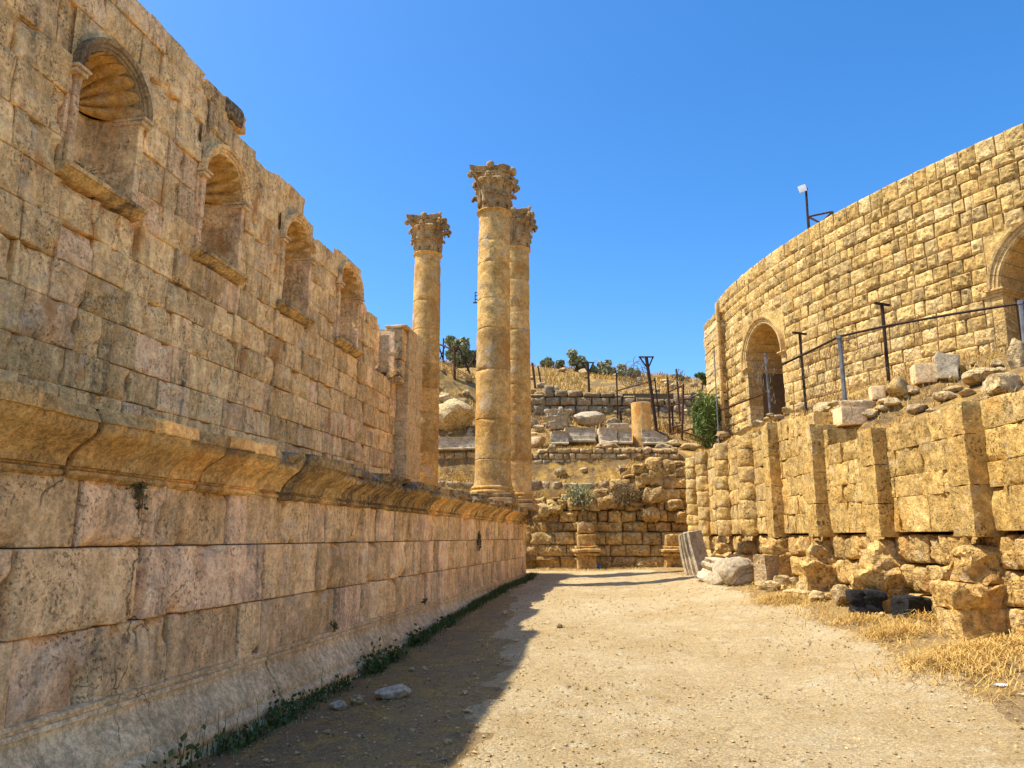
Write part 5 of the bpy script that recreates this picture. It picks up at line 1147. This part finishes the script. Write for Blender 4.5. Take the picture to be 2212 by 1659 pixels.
bush('feathery_shrub', 'tall feathery yellow-green shrub where the terrace meets the end wall', 1532, 955, 66, 120, 27, 32, tz, 403, 'feather', 6500, .30, cat='shrub', stems=200, droop=.15)
bush('bush', 'small bright green shrub on the bank above the huge white boulder', 995, 883, 34, 24, 29, 44, tz, 404, 'feather', 500, .09)
bush('bush', 'dry bush beside the hill fence below the slanting post', 1565, 945, 40, 44, 26, 32, tz, 405, 'drybush', 900, .06)
bush('wall_plant', 'dark dry plant growing from the far end of the podium cornice', 0, 0, .5, .34, 0, 0, None, 406, 'drybush', 260, .05, cat='plant', p=np.array([XF+.28, 22.9, 2.22]), droop=1.4)
bush('wall_plant', 'small green plant in a joint right under the podium cornice, nearest', 0, 0, .2, .16, 0, 0, None, 407, 'weed', 130, .035, cat='plant', p=np.array([XF+.03, 5.22, 1.98]), stems=20, droop=1.5)
bush('wall_plant', 'dead twig plant lying in the nearest niche', 0, 0, .5, .22, 0, 0, None, 408, 'drybush', 60, .04, cat='plant', p=np.array([XC-.1, 8.1, 6.18]), stems=26)
bush('wall_plant', 'small green plant growing from the podium blocks near the far corner', 0, 0, .16, .3, 0, 0, None, 409, 'weed', 110, .05, cat='plant', p=np.array([XF+.03, 17.2, 1.55]), stems=16, droop=1.3)
for i, (y, lab) in enumerate([(9.0, 'tiny plant on the base moulding fillet, nearest'), (12.8, 'tiny plant on the base moulding fillet, further along')]):
    bush('wall_plant', lab, 0, 0, .12, .12, 0, 0, None, 415+i, 'weed', 50, .03, cat='plant', p=np.array([XF+.06, y, .60]), stems=10)

# ------------------------------------------------------------------ ground cover
def blades(name, pts, h, w, lean, mat, seed, kind='stuff', label=None):
    rs = np.random.RandomState(seed); n = len(pts); a = rs.uniform(0, 6.28, n); hh = h*rs.uniform(.4, 1.3, n); ln = lean*rs.uniform(.2, 1.3, n)*hh; d = np.stack([np.cos(a), np.sin(a), 0*a], -1); s = np.stack([-np.sin(a), np.cos(a), 0*a], -1)*(w*rs.uniform(.6, 1.3, n))[:, None]
    pts = np.asarray(pts, float); mid = pts+d*(ln*.35)[:, None]+np.array([0, 0, 1])*(hh*.6)[:, None]; tip = pts+d*ln[:, None]+np.array([0, 0, 1])*(hh*np.clip(1-ln/hh*.35, .15, 1))[:, None]
    V = np.stack([pts-s, pts+s, mid+s*.8, mid-s*.8, tip], 1).reshape(-1, 3); b = np.arange(n)*5; c = np.repeat(rs.rand(n), 5); mb = MB(); mb.add(V, np.stack([b, b+1, b+2, b+3], -1), np.stack([b+3, b+2, b+4], -1), col=np.stack([c]*3, -1)); o = mb.build(name, M[mat], smooth=False); o['kind'] = kind
    return o
R_ = np.random.RandomState(5)
def gpts(l, d, sink=.01):
    p = Wn(l, d, 0); p[:, 2] = gz(p[:, 0], p[:, 1])+.022*fbm(p, 1.1, 3)+.010*fbm(p, 5, 2)-sink; return p
def clustered(n, l0, l1, d0, d1, th, sc, edge=None):
    l = R_.uniform(l0, l1, n); d = d0+(d1-d0)*R_.uniform(0, 1, n)**1.3; q = np.stack([l, d, 0*l], -1); k = fbm(q, sc, 3)+R_.uniform(-.3, .3, n) > th
    if edge is not None: k &= edge(l, d)
    return l[k], d[k]
pre = lambda d: np.interp(d, [0, 5, 8, 12, 18, 23, 26.4], [4.35, 4.4, 4.45, 4.8, 4.85, 4.8, 4.6])
# straw along the right wall, in lying heaps
l, d = clustered(15000, 4.0, 6.3, 4.5, 27.5, .22, .9, lambda l, d: l > pre(d)-.25+.25*vn(np.stack([l*2, d*2, 0*l], -1))); blades('dry_straw', gpts(l, d), .13, .0035, 2.4, 'straw', 1)
hp = []
for x, y, rr_, n_ in [(1690, 1300, .55, 1500), (2060, 1440, .7, 1500), (2110, 1415, .5, 900), (1935, 1370, .5, 900), (1850, 1345, .4, 500), (1990, 1345, .35, 500), (2180, 1400, .5, 600)]:
    l0, d0, _ = hit(x, y, 4, 24, gzl); q = R_.normal(size=(n_, 2))*rr_*.5; p = gpts(l0+q[:, 0], d0+q[:, 1]*.8); p[:, 2] += .10*np.exp(-(q**2).sum(1)/(rr_*.45)**2)*R_.uniform(0, 1, n_); hp.append(p)
blades('straw_heaps', np.concatenate(hp), .13, .004, 2.6, 'straw', 2)
l, d = clustered(16000, -9, 6.2, 23.5, 27.9, -.1, .8, lambda l, d: d > 25.6-.4*vn(np.stack([l, d, 0*l], -1))); blades('end_straw', gpts(l, d), .10, .006, 2.0, 'straw', 3)
# thin dry stubble on the shaded strip left of the path
l, d = clustered(15000, -4.2, .3, 3.2, 24, .10, 1.1, lambda l, d: (l*RT[0]+d*FW[0] > -3.45)); blades('dry_stubble', gpts(l, d), .05, .0025, 1.8, 'straw', 4)
# green weeds along the podium foot
y = R_.uniform(4.0, 23.9, 9000); q = np.stack([y, 0*y, 0*y], -1); dens = np.interp(y, [4, 6, 7.4, 9, 11, 14, 24], [.0, .03, .12, .22, .4, 1., 1.3])+.5*vn(q*1.1); k = R_.uniform(0, 1, len(y)) < dens; y = y[k]; x = -3.50+np.abs(R_.normal(size=len(y)))*.10+.05*vn(np.stack([y*2, 0*y, 0*y], -1)); p = np.stack([x, y, 0*y], -1); p[:, 2] = gz(x, y)-.01
blades('green_weeds', p, .15, .005, .7, 'weed', 6)
q = []
for y0, n_, h_ in [(5.5, 70, .30), (7.15, 200, .24), (7.9, 50, .14), (8.6, 60, .16), (9.6, 240, .26), (10.3, 150, .22), (11.5, 260, .22), (13, 200, .2), (6.4, 120, .12), (5.0, 60, .1)]:
    c = np.stack([-3.40+R_.normal(size=n_)*.07, y0+R_.normal(size=n_)*.16, np.abs(R_.normal(size=n_))*h_*.42], -1); c[:, 2] += gz(c[:, 0], c[:, 1]); q.append(c)
mb = MB(); leaf_cloud(mb, np.concatenate(q), .055, 77); g = mb.build('leafy_weeds', M['weed']); g['kind'] = 'stuff'
y = np.concatenate([5.6+R_.normal(size=26)*.35, R_.uniform(5, 12, 26)]); x = -3.42+R_.normal(size=len(y))*.08; p = np.stack([x, y, gz(x, y)], -1); blades('weed_stalks', p, .42, .003, .35, 'weed', 9)
# dry grass over the hill, the terraces and the wall heads
def tpts(l, d):
    p = Wn(l, d, 0); p[:, 2] = terr(l, d)+.10*fbm(p, .7, 3)+.035*fbm(p, 2.6, 2)-.03; return p
l, d = clustered(60000, -9, 16, 33.5, 60, .0, .35, None); k = (d < 39.2) | (d > 40.2); l, d = l[k], d[k]; blades('hill_grass', tpts(l, d), .34, .02, .8, 'straw', 10)
q = []
for i in range(60):
    l0, d0 = R_.uniform(.5, 12), R_.uniform(32.5, 39); n_ = R_.randint(40, 130); s_ = R_.uniform(.15, .4); l, d = l0+R_.normal(size=n_)*s_, d0+R_.normal(size=n_)*s_; c = tpts(l, d); c[:, 2] += np.abs(R_.normal(size=n_))*s_*.8; q.append(c)
mb = MB(); leaf_cloud(mb, np.concatenate(q), .14, 55, wr=.12); g = mb.build('dry_brush', M['drybush']); g['kind'] = 'stuff'
l, d = clustered(20000, -5, 8, 28.4, 33.5, -.05, .7, None); blades('terrace_grass', tpts(l, d), .2, .010, 1.2, 'straw', 11)
l, d = clustered(22000, 6.4, 13, 8, 28, .12, .9, lambda l, d: (l > rlat(d)+.4) & (l < tlat(d)-.1)); blades('rubble_grass', tpts(l, d), .2, .008, 1.0, 'straw', 12)
# grit and gravel
def gravel(name, l, d, r0, r1, mat, seed):
    rs = np.random.RandomState(seed); p = gpts(l, d, -.002); n = len(p); O = np.array([(1, 0, 0), (0, 1, 0), (-1, 0, 0), (0, -1, 0), (0, 0, 1), (0, 0, -1)], float); F = np.array([(0, 1, 4), (1, 2, 4), (2, 3, 4), (3, 0, 4), (1, 0, 5), (2, 1, 5), (3, 2, 5), (0, 3, 5)])
    r = r0+(r1-r0)*rs.uniform(0, 1, n)**3; V = O[None]*rs.uniform(.55, 1.2, (n, 6, 1))*(r[:, None]*np.array([1, .85, .6]))[:, None, :]; a = rs.uniform(0, 6.28, n); ca, sa = np.cos(a)[:, None], np.sin(a)[:, None]; V = np.stack([V[..., 0]*ca-V[..., 1]*sa, V[..., 0]*sa+V[..., 1]*ca, V[..., 2]], -1)+p[:, None]
    V[..., 2] += (r*.35+.008)[:, None]; c = np.repeat(rs.rand(n, 3), 6, 0); mb = MB(); mb.add(V.reshape(-1, 3), F3=(F[None]+(np.arange(n)*6)[:, None, None]).reshape(-1, 3), col=c); o = mb.build(name, M[mat], smooth=False); o['kind'] = 'stuff'
n = 24000; d = 3.3+20*R_.uniform(0, 1, n)**2.2; l = R_.uniform(-1, 1, n)*np.minimum(.68*d, 5.2)+.0; k = (l > -4.2) & (l*RT[0]+d*FW[0] > -3.4) & (l < 5.6); gravel('gravel', l[k], d[k], .004, .026, 'rock', 1)
n = 1400; d = 3.3+12*R_.uniform(0, 1, n)**2; l = R_.uniform(-1, 1, n)*np.minimum(.68*d, 5.2); k = (l*RT[0]+d*FW[0] > -3.4) & (l < 5.6); gravel('dark_grit', l[k], d[k], .004, .012, 'basalt', 2)
n = 260; d = 4+14*R_.uniform(0, 1, n)**1.5; l = R_.uniform(-3.6, 0, n); k = (l*RT[0]+d*FW[0] > -3.3); gravel('stone_chips', l[k], d[k], .015, .05, 'rock', 3)
